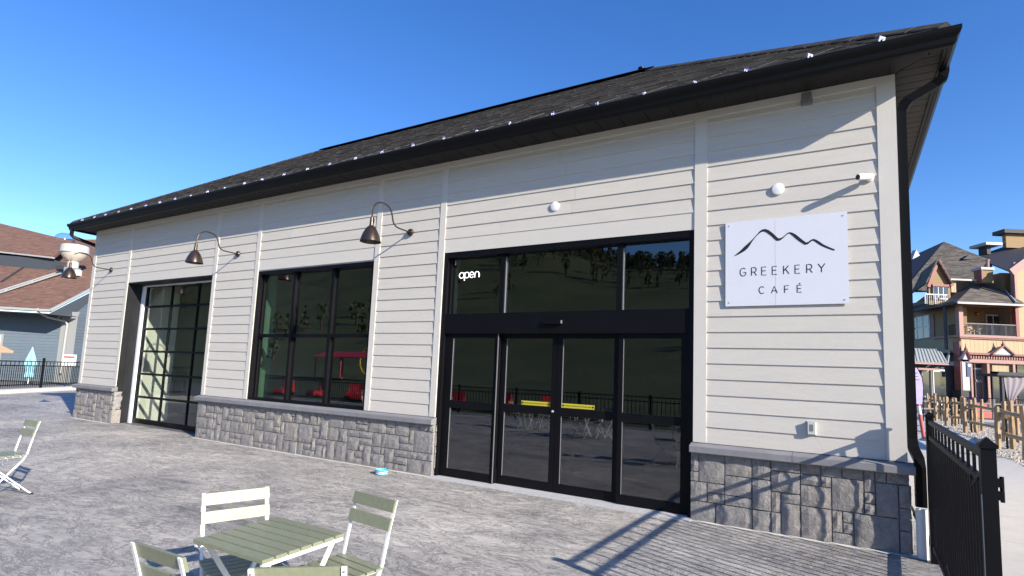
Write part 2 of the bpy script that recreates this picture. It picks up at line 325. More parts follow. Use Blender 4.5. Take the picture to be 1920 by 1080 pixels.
# ------------------------------------------------------------------ ground, patio, walks
def sheet(name, x0, x1, ys, dz, mt, xs=None):
    m = MB(); xs = xs or [x0, x1]; vs = []; nx = len(xs)
    for y in ys:
        for x in xs: vs.append((x, y, gz(y)+dz))
    fs = [(j*nx+i, j*nx+i+1, (j+1)*nx+i+1, (j+1)*nx+i) for j in range(len(ys)-1) for i in range(nx-1)]
    m.add(vs, fs); return struct(m.build(name, mt))
# ground: lawn everywhere, rising to the ski hill on the far side of the patio (seen mirrored in the glass)
def hill_h(x, y):
    if y > -34: return gz(y)-0.03
    d = -34-y; t = min(1.0, d/196.0)
    crest = max(8.0, min(120.0, 54.0-0.20*(x+55) if x < -55 else 54.0-0.26*(x+55)))
    h = crest*(0.15*t+0.85*t*t*(2.0-t))*1.0
    h += t*(2.2*math.sin(x*0.045+1.2)+1.4*math.sin(x*0.11+d*0.03))
    if d > 196: h -= (d-196)*0.12
    return gz(y)-0.03+max(0, h)
ys = [1500, 300, 120, 60, 30, 12, 4, 0, -4, -9, -14, -22, -34]+[-34-8*i for i in range(1, 42)]+[-900]
xs = [-1500, -600]+[-320+16*i for i in range(0, 33)]+[420, 900, 1600]
m = MB(); nx = len(xs)
m.add([(x, y, hill_h(x, y) if y > -500 else -20) for y in ys for x in xs], [(j*nx+i, (j+1)*nx+i, (j+1)*nx+i+1, j*nx+i+1) for j in range(len(ys)-1) for i in range(nx-1)])
gr = struct(m.build('ground', 'hillgrass', smooth=True))
PY = [16, 0, -2, -4, -6, -8, -11, -14]
sheet('patio', -10.2, 16.95, [9.0, 0]+PY[2:], 0.0, 'patio')
m = MB(); m.add([(-10.2, 0, 0), (-10.2, 9, 0), (-16.4, 9, 0), (-9.35, 0.0, 0), (-9.35, -3, gz(-3)), (-10.2, -3, gz(-3))], [(0, 1, 2)]); struct(m.build('patio_corner', 'patio'))
for a, b in ((-.05, 1.88), (5.22, 11.17), (14.79, 16.80)):
    struct(MB().add([(a, -.115, gz(-.115)+.004), (b, -.115, gz(-.115)+.004), (b, -.04, .004), (a, -.04, .004)], [(0, 1, 2, 3)]).build('wall_joint_strip', 'kerb'))
# concrete walkway past the gable end: separate bays with open joints
wk = empty('walkway'); struct(wk)
yb = -14.0
while yb < 40:
    y1 = yb+1.52
    mb = MB(); z0, z1 = gz(yb), gz(y1-0.012)
    w1 = 19.45 if yb < 14 else 19.75
    mb.hexa([(17.0, yb, z0-0.1), (w1, yb, z0-0.1), (w1, y1-0.012, z1-0.1), (17.0, y1-0.012, z1-0.1), (17.0, yb, z0+0.004), (w1, yb, z0+0.004), (w1, y1-0.012, z1+0.004), (17.0, y1-0.012, z1+0.004)])
    mb.build('slab', 'walk', wk); yb = y1
sheet('gravel_bed', 19.4, 22.2, [44, 14, 0, -4, -14], -0.012, 'pebble')
sheet('road', 22.2, 60, [30, 0], -0.008, 'asphalt')
sheet('path', 22.2, 70, [33.6, 30.0], -0.002, 'walk')
m = MB(); rnd = random.Random(3)
for i in range(5200):
    x = rnd.uniform(19.5, 22.2); y = 4+22*rnd.random()**1.5; r = rnd.uniform(0.02, 0.05)
    a = rnd.uniform(0, 3.14); p = []
    for k in range(5):
        t = a+k*1.2566; p.append((x+r*rnd.uniform(.7, 1.2)*math.cos(t), y+r*rnd.uniform(.7, 1.2)*math.sin(t), -0.012))
    p.append((x, y, -0.012+r*rnd.uniform(.6, 1.0)))
    m.add(p, [(k, (k+1) % 5, 5) for k in range(5)])
o = m.build('gravel', 'pebble'); tag(o, 'loose pale pebbles along the split rail fence', 'gravel'); o['kind'] = 'stuff'

# ------------------------------------------------------------------ the cafe building
XL, XR = 0.0, 16.742; ZT = 4.65; ZO = 3.245; ZLED = 0.829; EXP = 0.1745; Z0 = 0.832; DEPTH = 7.41
GL, GR = 1.846, 5.252; WL, WR = 6.72, 9.735; DL, DR = 11.153, 14.803
cafe = empty('cafe_building', (8.4, 0, 0))
tag(cafe, 'long single-storey cafe with pale greige lap siding, stone base and black hip roof', 'building')
CO = Vector((8.4, 0, 0))
def cb(mb, name, mt, parent=None, smooth=False):
    o = mb.build(name, mt, parent or cafe, smooth)
    if parent is None: o.location = -CO
    return o
# wall core with real openings, floor slab, ceiling, interior skin
m = MB()
def solid(x0, x1, z0, z1, y0=0.0, y1=0.2): m.box(x0, x1, y0, y1, z0, z1)
for a, b in ((XL+.001, GL), (GR, WL), (WR, DL), (DR, XR-.001)): solid(a, b, 0.0, ZT)
solid(GL, GR, ZO, ZT); solid(WL, WR, ZO-.02, ZT); solid(DL, DR, ZO, ZT); solid(WL, WR, 0, 0.80)
m.box(XL+.001, XL+.2, 0.2, DEPTH-.2, 0, ZT); m.box(XR-.2, XR-.001, 0.2, DEPTH-.2, 0, ZT); m.box(XL+.001, XR-.001, DEPTH-.2, DEPTH, 0, ZT)
cb(m, 'wall', 'siding')
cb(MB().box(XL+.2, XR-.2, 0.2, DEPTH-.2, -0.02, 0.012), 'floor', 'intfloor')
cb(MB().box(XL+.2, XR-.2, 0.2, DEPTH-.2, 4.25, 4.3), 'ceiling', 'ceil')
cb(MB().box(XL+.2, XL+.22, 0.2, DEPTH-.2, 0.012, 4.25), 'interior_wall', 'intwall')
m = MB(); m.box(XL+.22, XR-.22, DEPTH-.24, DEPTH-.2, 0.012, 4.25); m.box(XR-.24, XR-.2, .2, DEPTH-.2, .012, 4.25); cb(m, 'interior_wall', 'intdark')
cb(MB().box(6.36, 6.60, 0.22, 0.50, 0.012, 4.25), 'interior_pier', 'intgreen')
cb(MB().box(1.50, 1.80, 0.42, 1.2, 0.012, 4.25), 'interior_pier', 'intwall')
cb(MB().box(10.8, 11.04, 0.22, 0.52, 0.012, 4.25), 'interior_pier', 'intwall')
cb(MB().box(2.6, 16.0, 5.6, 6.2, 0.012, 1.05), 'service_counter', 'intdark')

# lap siding planks
def plank_mesh(L, h, k=[0]):
    m = MB(); yb, yt = -0.021, -0.0095
    m.hexa([(0, yb, 0), (L, yb, 0), (L, 0.0, 0), (0, 0.0, 0), (0, yt, h), (L, yt, h), (L, 0.0, h), (0, 0.0, h)])
    return m.mesh('plank', 'siding')
pm = {}
def planks(x0, x1, zs, ztop):
    rnd2 = random.Random(int(x0*100))
    z = zs
    while z < ztop-0.02:
        h = min(EXP+0.0, ztop-z)
        cuts = [x0]
        if x1-x0 > 2.8 and rnd2.random() < 0.75: cuts.append(x0+(x1-x0)*rnd2.uniform(.25, .75))
        cuts.append(x1)
        for a, b in zip(cuts, cuts[1:]):
            L = b-a-(0.0025 if b != x1 else 0); key = (round(L, 4), round(h, 4))
            if key not in pm: pm[key] = plank_mesh(L, h)
            link('plank', pm[key], cafe, Vector((a, 0, z))-CO)
        z += EXP
TW = 0.105
FZ = 4.565
z15 = Z0+15*EXP
planks(XL+.12, GL-TW, Z0, FZ); planks(GL, GR, z15, FZ); planks(GR+TW, WL-TW, Z0, FZ); planks(WL, WR, z15, FZ); planks(WR+TW, DL-TW, Z0, FZ); planks(DL, DR, z15, FZ); planks(DR+0.14, XR-.14, Z0, FZ)
# gable-end walls (round the corners)
for side, xw in ((1, XR), (-1, XL)):
    z = Z0
    while z < FZ-.02:
        h = min(EXP, FZ-z); mm = MB(); L = DEPTH-.16
        mm.hexa([(0, 0, 0), (0, L, 0), (side*.022, L, 0), (side*.022, 0, 0), (0, 0, h), (0, L, h), (side*.0085, L, h), (side*.0085, 0, h)])
        link('plank', mm.mesh('plank', 'siding'), cafe, Vector((xw, 0.16, z))-CO); z += EXP
# trim boards, frieze, header boards
ty = -0.026
for a, b in ((GL-TW, GL), (GR, GR+TW), (WL-TW, WL), (WR, WR+TW), (DL-TW, DL), (DR, DR+0.14)):
    cb(MB().box(a, b, ty, 0.0, ZLED+.004, FZ), 'trim_board', 'trim')
for a, b in ((XL-.02, XL+.12), (XR-.14, XR+.022)):
    cb(MB().box(a, b, ty, 0.0, ZLED+.004, ZT-.002), 'corner_board', 'trim')
    e = a if a < 1 else b-.022
    cb(MB().box(e, e+.022, 0.0, 0.15, ZLED+.004, ZT-.002), 'corner_board', 'trim')
cb(MB().box(XL+.12, XR-.14, ty-.002, 0.0, FZ, ZT-.002), 'frieze_board', 'trim')
for a, b in ((GL, GR), (WL, WR), (DL, DR)): cb(MB().box(a, b, -0.014, 0.0, ZO, z15), 'header_board', 'trim')

# stone base: every stone a piece of its own
def stone(mb_pts, parent): pass
def stone_mesh(w, h, d, rnd):
    nx, nz = max(2, int(w/0.07)+1), max(2, int(h/0.07)+1); vs = []; fs = []
    jx = [rnd.uniform(-.006, .006) for _ in range(4)]
    for j in range(nz+1):
        for i in range(nx+1):
            fx, fz = i/nx, j/nz; edge = (i in (0, nx)) or (j in (0, nz))
            x = fx*w; z = fz*h
            if edge:
                y = -d*0.74+rnd.uniform(-.003, .003); x += rnd.uniform(-.004, .004) if 0 < i < nx else 0; z += rnd.uniform(-.004, .004) if 0 < j < nz else 0
            else:
                y = -d*rnd.uniform(0.95, 1.14)
            vs.append((x, y, z))
    o = len(vs); W = nx+1
    for j in range(nz):
        for i in range(nx): fs.append((j*W+i, j*W+i+1, (j+1)*W+i+1, (j+1)*W+i))
    ring = [i for i in range(W)]+[j*W+nx for j in range(1, nz+1)]+[nz*W+i for i in range(nx-1, -1, -1)]+[j*W for j in range(nz-1, 0, -1)]
    for k in ring: vs.append((vs[k][0], 0, vs[k][2]))
    n = len(ring)
    for k in range(n): fs.append((ring[(k+1) % n], ring[k], o+k, o+(k+1) % n))
    m = MB(); m.add(vs, fs); me = m.mesh('stone', 'stone'); return me
def stonework(x0, x1, ztop, seed, toplace):
    rnd = random.Random(seed); uz = ztop/7; n = max(1, round((x1-x0)/0.092)); ux = (x1-x0)/n; rows = 7
    occ = [[0]*n for _ in range(rows)]
    for j in range(rows):
        for i in range(n):
            if occ[j][i]: continue
            shapes = [(2, 1), (3, 1), (1, 1), (2, 2), (3, 2), (3, 3), (2, 3), (4, 2), (1, 2), (4, 3)]
            wts = [16, 12, 3, 16, 20, 9, 8, 9, 4, 5]
            for _ in range(30):
                w, h = rnd.choices(shapes, wts)[0]
                if i+w <= n and j+h <= rows and all(not occ[b][a] for b in range(j, j+h) for a in range(i, i+w)) and not (i+w == n-1 and w > 1 and rnd.random() < .6): break
            else: w, h = 1, 1
            for b in range(j, j+h):
                for a in range(i, i+w): occ[b][a] = 1
            g = 0.0055
            toplace(x0+i*ux+g, j*uz+g, w*ux-2*g, h*uz-2*g, rnd.uniform(0.030, 0.050), rnd)
ST = 0.722
def front(x, z, w, h, d, rnd): link('stone', stone_mesh(w, h, d, rnd), cafe, Vector((x, -0.022, z+.002))-CO)
for k, (a, b) in enumerate(((XL-.03, GL+.03), (GR-.02, DL+.015), (DR-.02, XR+.03))):
    stonework(a, b, ST, 40+k, front)
    cb(MB().box(a+.004, b-.004, -0.026, -0.001, -0.06, ST), 'mortar_bed', 'mortar')
def ret(xw, side, y0, y1):
    def f(x, z, w, h, d, rnd):
        o = link('stone', stone_mesh(w, h, d, rnd), cafe, Vector((xw, x if side > 0 else x+w, z+.002))-CO); o.rotation_euler = (0, 0, math.pi/2*side)
    stonework(y0, y1, ST, int(xw*10)+3, f)
ret(GL+.002, 1, -0.02, 0.13); ret(DL+.002, 1, -0.02, 0.075); ret(XR+.004, 1, -.02, 7.4); ret(XL-.004, -1, -.02, 7.4)
def ledge(x0, x1, n, rl=False, rr=False):
    L = (x1-x0)/n
    for i in range(n):
        a, b = x0+i*L+.002, x0+(i+1)*L-.002
        m = MB(); prof = [(0.0, ST+.004), (-0.115, ST+.004), (-0.12, ST+.012), (-0.12, 0.795), (-0.114, 0.803), (0.0, ZLED)]
        m.extr([(a, y, z) for y, z in prof], (b-a, 0, 0)); cb(m, 'ledge_stone', 'ledge')
ledge(XL-.075, GL+.05, 1); ledge(GR-.05, DL+.02, 4); ledge(DR-.02, XR+.075, 2)
cb(MB().box(XR+.002, XR+.075, 0.002, DEPTH, ST+.004, .80), 'ledge_stone', 'ledge')

# ------------- garage door: black jamb, white track, sectional glazed leaf
gd = cb(MB().box(GL+.001, GL+.02, -0.012, 0.34, 0.0, ZO-.001), 'garage_door', 'jamb'); gd['label'] = 'glazed black sectional garage door in a deep black recess'
m = MB(); m.box(GL+.02, GR-.02, -0.012, 0.34, ZO-.03, ZO-.001); m.box(GR-.02, GR-.001, -0.012, .34, 0, ZO-.001); cb(m, 'jamb', 'jamb', gd)
m = MB(); m.box(GL+.02, GL+.028, 0.10, 0.13, 0, ZO-.03); cb(m, 'jamb', 'jamb', gd)
cb(MB().box(1.868, 1.945, 0.29, 0.345, 0.0, 3.2), 'track', 'galv', gd); cb(MB().box(1.945, 5.2, 0.30, 0.345, 3.185, 3.214), 'track', 'galv', gd)
GX = [1.95, 3.045, 4.115, 5.19]; GZ = [0.02, 0.615, 1.143, 1.668, 2.191, 2.714, 3.20]; gy = 0.355
for j in range(6):
    z0, z1 = GZ[j], GZ[j+1]; t0 = 0.10 if j == 0 else 0.024; t1 = 0.024
    m = MB(); m.box(GX[0], GX[3], gy, gy+.05, z0+.001, z0+t0); m.box(GX[0], GX[3], gy, gy+.05, z1-t1, z1-.001)
    for i, x in enumerate(GX):
        w = 0.036 if i in (0, 3) else 0.016
        xa, xb = (x, x+.05) if i == 0 else ((x-.05, x) if i == 3 else (x-w, x+w)); m.box(xa, xb, gy+.001, gy+.049, z0+t0, z1-t1)
    cb(m, 'door_section', 'black', gd)
    for i in range(3): cb(MB().box(GX[i]+.016, GX[i+1]-.016, gy+.022, gy+.026, z0+t0-.004, z1-t1+.004), 'pane', 'gglass', gd)
for c in (gd,): pass

# ------------- picture window, three by two
wd = cb(MB().box(WL+.001, WL+.06, -0.01, 0.16, 0.832, ZO-.023), 'picture_window', 'black'); wd['label'] = 'black framed picture window with six panes above the stone base'
WX = [WL+.06, 7.72, 8.72, WR-.045]; WZ = [0.875, 2.015, 3.165]
m = MB(); m.box(WR-.045, WR-.001, -.01, .16, .832, ZO-.023); m.box(WL+.06, WR-.045, -.01, .16, .8295, .875); m.box(WL+.06, WR-.045, -.01, .16, 3.165, ZO-.023); cb(m, 'frame', 'black', wd)
m = MB(); m.box(WX[0], WX[3], 0.05, .13, 1.985, 2.045)
for x in WX[1:3]: m.box(x-.03, x+.03, 0.04, .135, .875, 3.165)
m.box(WX[0], WX[0]+.045, .06, .13, .876, 3.164)
cb(m, 'mullion', 'black', wd)
for i in range(3):
    for j in range(2): cb(MB().box(WX[i]+.03, WX[i+1]-(.03 if i < 2 else 0), .096, .10, WZ[j]+(.0 if j == 0 else .028), WZ[j+1]-(.03 if j == 0 else 0)), 'pane', 'glass', wd)

# ------------- sliding entrance with transom
fy0, fy1 = 0.03, 0.15
ed = cb(MB().box(DL+.001, DL+.065, -0.005, .17, 0.012, ZO-.001), 'sliding_entrance', 'black'); ed['label'] = 'wide black sliding glass entrance with side lights and transom panes'
m = MB(); m.box(DR-.06, DR-.001, -.005, .17, .012, ZO-.001); m.box(DL+.065, DR-.06, -.005, .17, 3.165, ZO-.001); m.box(DL+.065, DR-.06, fy0-.02, .17, 2.045, 2.33)
for x in (12.165, 13.885): m.box(x-.035, x+.035, fy0, fy1, 2.33, 3.165)
for x in (DL+.065,): m.box(x, x+.04, fy0+.02, fy1, 2.331, 3.164)
cb(m, 'frame', 'black', ed)
TX = [DL+.105, 12.165, 13.885, DR-.06]
for i in range(3): cb(MB().box(TX[i]+(.035 if i else 0), TX[i+1]-(.035 if i < 2 else 0), .085, .089, 2.33, 3.165), 'transom_pane', 'glass', ed)
m = MB(); m.box(TX[0], TX[1]-.16, .07, .084, 2.331, 2.337); m.box(TX[1]+.04, TX[2]-.16, .07, .084, 2.331, 2.337); m.box(TX[2]+.04, TX[3]-.24, .07, .084, 2.331, 2.337)
for x in (12.165, 13.885): m.box(x+.036, x+.043, .055, .084, 2.338, 3.12)
cb(m, 'bead_glint', 'glint', ed)  # bead lines drawn as glints along the transom panes
def leaf(x0, x1, y0, name, sw0, sw1):
    m = MB(); y1 = y0+.05
    m.box(x0, x0+sw0, y0, y1, .02, 2.045); m.box(x1-sw1, x1, y0, y1, .02, 2.045)
    for a, b in ((.02, .125), (.985, 1.085), (1.985, 2.045)): m.box(x0+sw0, x1-sw1, y0+.001, y1-.001, a, b)
    o = cb(m, name, 'black', ed)
    for a, b in ((.125, .985), (1.085, 1.985)): cb(MB().box(x0+sw0, x1-sw1, y0+.022, y0+.026, a, b), 'pane', 'glass', ed)
    cb(MB().box(x0+sw0, x0+sw0+.004, y0+.006, y0+.021, .13, .98).box(x0+sw0, x0+sw0+.004, y0+.006, y0+.021, 1.09, 1.98), 'bead_glint', 'glint', ed)  # pale line drawn as a glint down the left edge of each pane
    return o
leaf(DL+.066, 12.155, .05, 'side_light', .135, .075)
l1 = leaf(12.16, 13.022, .11, 'sliding_leaf', .075, .075)
l2 = leaf(13.026, 13.885, .11, 'sliding_leaf', .075, .075)
leaf(13.89, DR-.061, .05, 'side_light', .055, .095)
cb(MB().box(12.138, 12.145, .030, .049, .02, 2.04), 'pale_edge', 'glint', ed)  # highlight along the frame, built as a pale line
m = MB(); m.box(12.88, 13.13, -.03, .009, 2.165, 2.215); cb(m, 'motion_sensor', 'black', ed)
cb(MB().box(13.122, 13.132, -.032, .0, 2.17, 2.21), 'sensor_cap', 'grey', ed)
cb(MB().lathe([(0, 0), (.016, 0), (.016, .02), (.011, .03), (0, .03)], (12.985, .112, 1.035), 12, axis=(0, -1, 0)), 'lock', 'steel', ed)
cb(MB().box(DL+.001, DR-.001, -.085, .17, -.004, .012).box(DL+.001, DR-.001, -.15, -.085, -.02, .0035), 'threshold', 'concrete', ed)

def text_mesh(body, size, mt, spacing=1.0, align='CENTER'):
    cu = bpy.data.curves.new('text', 'FONT'); cu.body = body; cu.size = size; cu.align_x = align; cu.align_y = 'CENTER'; cu.space_character = spacing; cu.extrude = 0.0006; cu.resolution_u = 3
    o = bpy.data.objects.new('text', cu); COL.objects.link(o); bpy.context.view_layer.update()
    me = bpy.data.meshes.new_from_object(o); bpy.data.objects.remove(o); bpy.data.curves.remove(cu)
    me.materials.clear(); me.materials.append(MT[mt]); return me
def sticker(x0, x1, z):
    s = cb(MB().box(x0, x1, .1275, .1305, z, z+.055), 'caution_sticker', 'yellow', ed)
    me = text_mesh('CAUTION: AUTOMATIC DOOR STAND CLEAR', .026, 'ink')
    w = max(v.co.x for v in me.vertices)-min(v.co.x for v in me.vertices); k = min(1, (x1-x0-.08)/w)
    t = link('sticker_lettering', me, ed, Vector(((x0+x1)/2, .1265, z+.0275))); t.rotation_euler = (R_(90), 0, 0); t.scale = (k, k, 1)
    for q in (x0+.018, x1-.018):
        cb(MB().lathe([(0, 0), (.014, 0), (.014, .001), (0, .001)], (q, .1275, z+.0275), 10, axis=(0, -1, 0)), 'sticker_mark', 'ink', ed)
sticker(12.50, 12.945, 1.092); sticker(13.105, 13.555, 1.092)
# neon word
def strokes(mb, polys, ox, oz, sc, r, y, n=6):
    for p in polys: mb.tube([(ox+a*sc, y, oz+b*sc) for a, b in p], r, n, flat=(0, 1, 0))
def arc(cx, cy, rx, ry, a0, a1, n=14): return [(cx+rx*math.cos(R_(a0+(a1-a0)*i/n)), cy+ry*math.sin(R_(a0+(a1-a0)*i/n))) for i in range(n+1)]
nn = MB()
strokes(nn, [arc(.5, .5, .5, .5, 0, 360, 20), [(1.12, .95), (1.12, -.45)], arc(1.6, .5, .48, .5, 180, -180, 20), [(2.18, .5), (3.08, .5)]+arc(2.64, .5, .46, .5, 0, 320, 16), [(3.3, 0), (3.3, .55)]+arc(3.75, .55, .45, .45, 180, 0, 10)+[(4.2, .0)]], 11.385, 2.865, .084, .0045, .075)
o = nn.build('neon_open_sign', 'neon'); tag(o, 'small white neon sign reading open in the transom glass', 'neon sign')

# ------------- eaves: soffit, gutters, roof, heat cable, downspouts
OV = 0.37; EO = 0.494; ZE = 4.764
xa, xb, ya, yb_ = XL-OV, XR+OV, -OV, DEPTH+OV
SZ = 4.65
def soff(p, name='soffit_panel'):  # p: four corner xy
    z0 = SZ; m = MB(); c = Vector((sum(q[0] for q in p)/4, sum(q[1] for q in p)/4)); lo = []
    m.hexa([(x, y, z0) for x, y in p]+[(x, y, z0+.012) for x, y in p]); cb(m, name, 'soffit')
w = 0.305; x = xa
while x < xb-.01:
    x1 = min(x+w, xb); g = .006
    d0 = lambda q: max(ya, -OV+0)  # outer
    # mitred at both ends against the side soffits
    def inner(q): return 0.0-.0 if XL <= q <= XR else (-(XL-q) if q < XL else -(q-XR))
    soff([(x+g, ya), (x1-g, ya), (x1-g, min(0.0, inner(x1-g))-.001), (x+g, min(0.0, inner(x+g))-.001)]); x = x1
y = ya
while y < yb_-.01:
    y1 = min(y+.152, yb_); g = .005
    for s, (i0, i1) in ((1, (XR, xb)), (-1, (xa, XL))):
        def inn(q): return max(0, -q)
        a0, a1 = inn(y+g), inn(y1-g)
        if s == 1: soff([(XR+a0, y+g), (xb, y+g), (xb, y1-g), (XR+a1, y1-g)])
        else: soff([(xa, y+g), (XL-a0, y+g), (XL-a1, y1-g), (xa, y1-g)])
    y = y1
cb(MB().box(xa, xb, ya, yb_, SZ+.013, SZ+.03), 'soffit_backing', 'ceil')
# moulding under the soffit at the wall, fascia boards, K-style gutters
m = MB(); m.box(xa-.004, xb+.004, ya-.03, ya-.001, SZ-.03, 4.775); cb(m, 'fascia', 'eave')
m = MB(); m.box(xb+.001, xb+.03, ya-.03, yb_, SZ-.03, 4.775); cb(m, 'fascia', 'eave'); m = MB(); m.box(xa-.03, xa-.001, ya-.03, yb_, SZ-.03, 4.775); cb(m, 'fascia', 'eave')
kp = [(0.032, 4.76), (0.032, 4.612), (0.066, 4.612), (0.084, 4.634), (0.092, 4.68), (0.116, 4.712), (0.124, 4.735), (0.124, 4.768), (0.114, 4.768), (0.112, 4.74), (0.084, 4.69), (0.076, 4.645), (0.064, 4.624), (0.042, 4.624), (0.042, 4.76)]
def gutter(kind):
    m = MB(); n = len(kp)
    if kind == 'front': A = [(xa-d, ya-d, z) for d, z in kp]; B = [(xb+d, ya-d, z) for d, z in kp]
    elif kind == 'right': A = [(xb+d, ya-d+.001, z) for d, z in kp]; B = [(xb+d, yb_+d, z) for d, z in kp]
    else: A = [(xa-d, yb_+d, z) for d, z in kp]; B = [(xa-d, ya-d+.001, z) for d, z in kp]
    m.add(A+B, [(i, (i+1) % n, n+(i+1) % n, n+i) for i in range(n)]); o = cb(m, 'gutter', 'eave')
for k in ('front', 'right', 'left'): gutter(k)
# gutter joints seams
for x in (3.4, 9.5, 15.2):
    m = MB(); pr = [(0.0855, 4.634), (0.0935, 4.68), (0.1175, 4.712), (0.1255, 4.735), (0.1255, 4.768)]
    m.add([(x, ya-d, z) for d, z in pr]+[(x+.02, ya-d, z) for d, z in pr], [(i, i+1, 6+i-1+0, 5+i) for i in range(4)]); cb(m, 'gutter_seam', 'eave')
SL = 0.67; HD = 4.2
ex0, ex1, ey0, ey1 = XL-EO+.04, XR+EO-.04, -EO+.04, DEPTH+EO-.04
HD = (ey1-ey0)/2; zr = ZE+.015
def rp(x, y, side):
    d = {'f': y-ey0, 'b': ey1-y, 'r': ex1-x, 'l': x-ex0}[side]; return (x, y, zr+SL*d)
m = MB(); yr = ey0+HD
c = [(ex0, ey0), (ex1, ey0), (ex1, ey1), (ex0, ey1), (ex0+HD, yr), (ex1-HD, yr)]
top = [(x, y, zr-.02+(SL*HD if i > 3 else 0)) for i, (x, y) in enumerate(c)]; bot = [(x, y, z-.05) for x, y, z in top]
m.add(top+bot, [(0, 1, 5, 4), (1, 2, 5), (2, 3, 4, 5), (3, 0, 4), (6, 7, 1, 0), (7, 8, 2, 1), (8, 9, 3, 2), (9, 6, 0, 3)]); cb(m, 'roof', 'roofshingle')
# shingle courses laid as separate tabs
m = MB(); rs = random.Random(11); n = Vector((0, -SL, 1)).normalized(); co = 0.14; sl = math.sqrt(1+SL*SL)
def tabs(side, length):
    j = 0
    while True:
        d0 = j*co/sl; d1 = d0+(co+.02)/sl
        if d1 > HD: break
        a, b = d1-.01, length-d1+.01; q = a-rs.uniform(0, .3)
        while q < b:
            w = rs.uniform(.14, .34); q0, q1 = max(q, a), min(q+w-.004, b); q += w
            if q1-q0 < .02: continue
            t = rs.choice((.005, .006, .013, .015)); base = rs.uniform(0, .0015); P = []
            for (qq, dd, hh) in ((q0, d0, base+t), (q1, d0, base+t), (q1, d1, base), (q0, d1, base), (q0, d0, -.012), (q1, d0, -.012)):
                zz = zr+SL*dd+hh*1.2
                if side == 'f': P.append((ex0+qq, ey0+dd, zz))
                elif side == 'r': P.append((ex1-dd, ey0+qq, zz))
                else: P.append((ex0+dd, ey1-qq, zz))
            m.add(P, [(0, 1, 2, 3), (4, 5, 1, 0), (4, 0, 3), (5, 2, 1)])
        j += 1
tabs('f', ex1-ex0); tabs('r', ey1-ey0); tabs('l', ey1-ey0)
o = cb(m, 'shingles', 'roofshingle'); o['kind'] = 'stuff'
# ridge and hip caps, ridge vent
def cap(p, q, w, h, name, mt):
    p, q = Vector(p), Vector(q); d = (q-p).normalized(); s = d.cross(up).normalized(); m = MB()
    m.extr([p+s*w-up*w*.5, p+s*w*.9-up*w*.5+up*h, p+up*(h+.01), p-s*w*.9-up*w*.5+up*h, p-s*w-up*w*.5], q-p); cb(m, name, mt)
rz = zr+SL*HD
cap((ex0+HD-.1, yr, rz+.045), (ex1-HD+.1, yr, rz+.045), .14, .018, 'ridge_vent', 'eave')
for (a, b) in (((ex0, ey0), (ex0+HD, yr)), ((ex1, ey0), (ex1-HD, yr))):
    A = Vector((a[0], a[1], zr+.02)).lerp(Vector((b[0], b[1], rz+.02)), .012); B = Vector((b[0], b[1], rz+.02)); n = 18
    for i in range(n): cap(A.lerp(B, i/n), A.lerp(B, (i+1)/n-.004), .12, .02, 'hip_cap', 'roofshingle')
m = MB(); m.lathe([(0.05, -.1), (.05, .06), (.07, .06), (.07, .09), (0, .11)], (ex1-HD-.15, yr, rz+.0), 12); cb(m, 'roof_vent', 'eave')
# heat cable zigzag with clips
cx = [16.613-i*.583 for i in range(29)]
pts = []
for i, x in enumerate(cx):
    pts += [(x, ey0+.03, zr+.032), (x-.03, ey0+.03, zr+.032), (x-.26, ey0+.42, zr+.032+SL*.39), (x-.30, ey0+.43, zr+.032+SL*.40), (x-.34, ey0+.42, zr+.032+SL*.39)]
pts.append((cx[-1]-.58, ey0+.03, zr+.032))
cb(MB().tube(pts, .004, 5), 'heat_cable', 'cabledark')
rc = random.Random(5)
for i, x in enumerate(cx):
    h = rc.uniform(.014, .026); m = MB(); y0 = -.004; k = .62 if i > 1 else 1.0
    m.box(-.028*k, .028*k, y0, y0+.03*k, .004, .004+h*k*1.6); m.box(-.028*k, -.012*k, y0-.010, y0, -.02, .004+h*k); m.box(.006*k, .026*k, y0-.010, y0, -.02, .004+h*k*.7)
    o = cb(m, 'cable_clip', 'clip'); o.location = Vector((x+rc.uniform(-.04, .04), ey0-.012, zr+.012))-CO; o.rotation_euler = (rc.uniform(-.5, .3), rc.uniform(-.35, .35), rc.uniform(-.9, .9))
    if rc.random() < .7:
        lp = MB(); w_l = rc.uniform(.01, .02); hl = rc.uniform(.03, .055); lp.tube([(-w_l, .03, .0), (-w_l*.8, .015, hl*.7), (0, .01, hl), (w_l*.8, .015, hl*.7), (w_l, .03, .0)], .004, 5)
        q = cb(lp, 'cable_loop', 'cable'); q.location = o.location; q.rotation_euler = (rc.uniform(-.3, .3), 0, rc.uniform(-1, 1))
def downspout(path, name, wv, flat):
    m = MB(); m.tube(path, wv, 4, flat=flat); o = cb(m, name, 'eave'); return o
R1 = [(17.165, .05, 4.66), (17.165, .05, 4.60), (17.155, .05, 4.545), (17.115, .05, 4.505), (16.885, .05, 4.385), (16.835, .05, 4.345), (16.81, .05, 4.28), (16.808, .05, 4.18), (16.808, .05, 1.05), (16.815, .035, .96), (16.845, -.06, .87), (16.85, -.075, .80), (16.85, -.075, .45)]
downspout(R1, 'downspout', (.042, .032), (1, 0, 0))
for A, B in (((17.155, .05, 4.548), (17.10, .05, 4.497)), ((16.87, .05, 4.377), (16.815, .05, 4.29))):
    m = MB()
    for t in range(5):
        p = Vector(A).lerp(Vector(B), t/4); d = (Vector(B)-Vector(A)).normalized(); m.tube([p-d*.003, p+d*.003], (.045, .035), 4, flat=(1, 0, 0))
    cb(m, 'elbow_crimp', 'eave')
cb(MB().lathe([(.045, 0), (.045, .43), (.04, .43), (.04, .38), (0, .38)], (16.85, -.075, .0), 18), 'drain_pipe', 'pvc', smooth='auto')
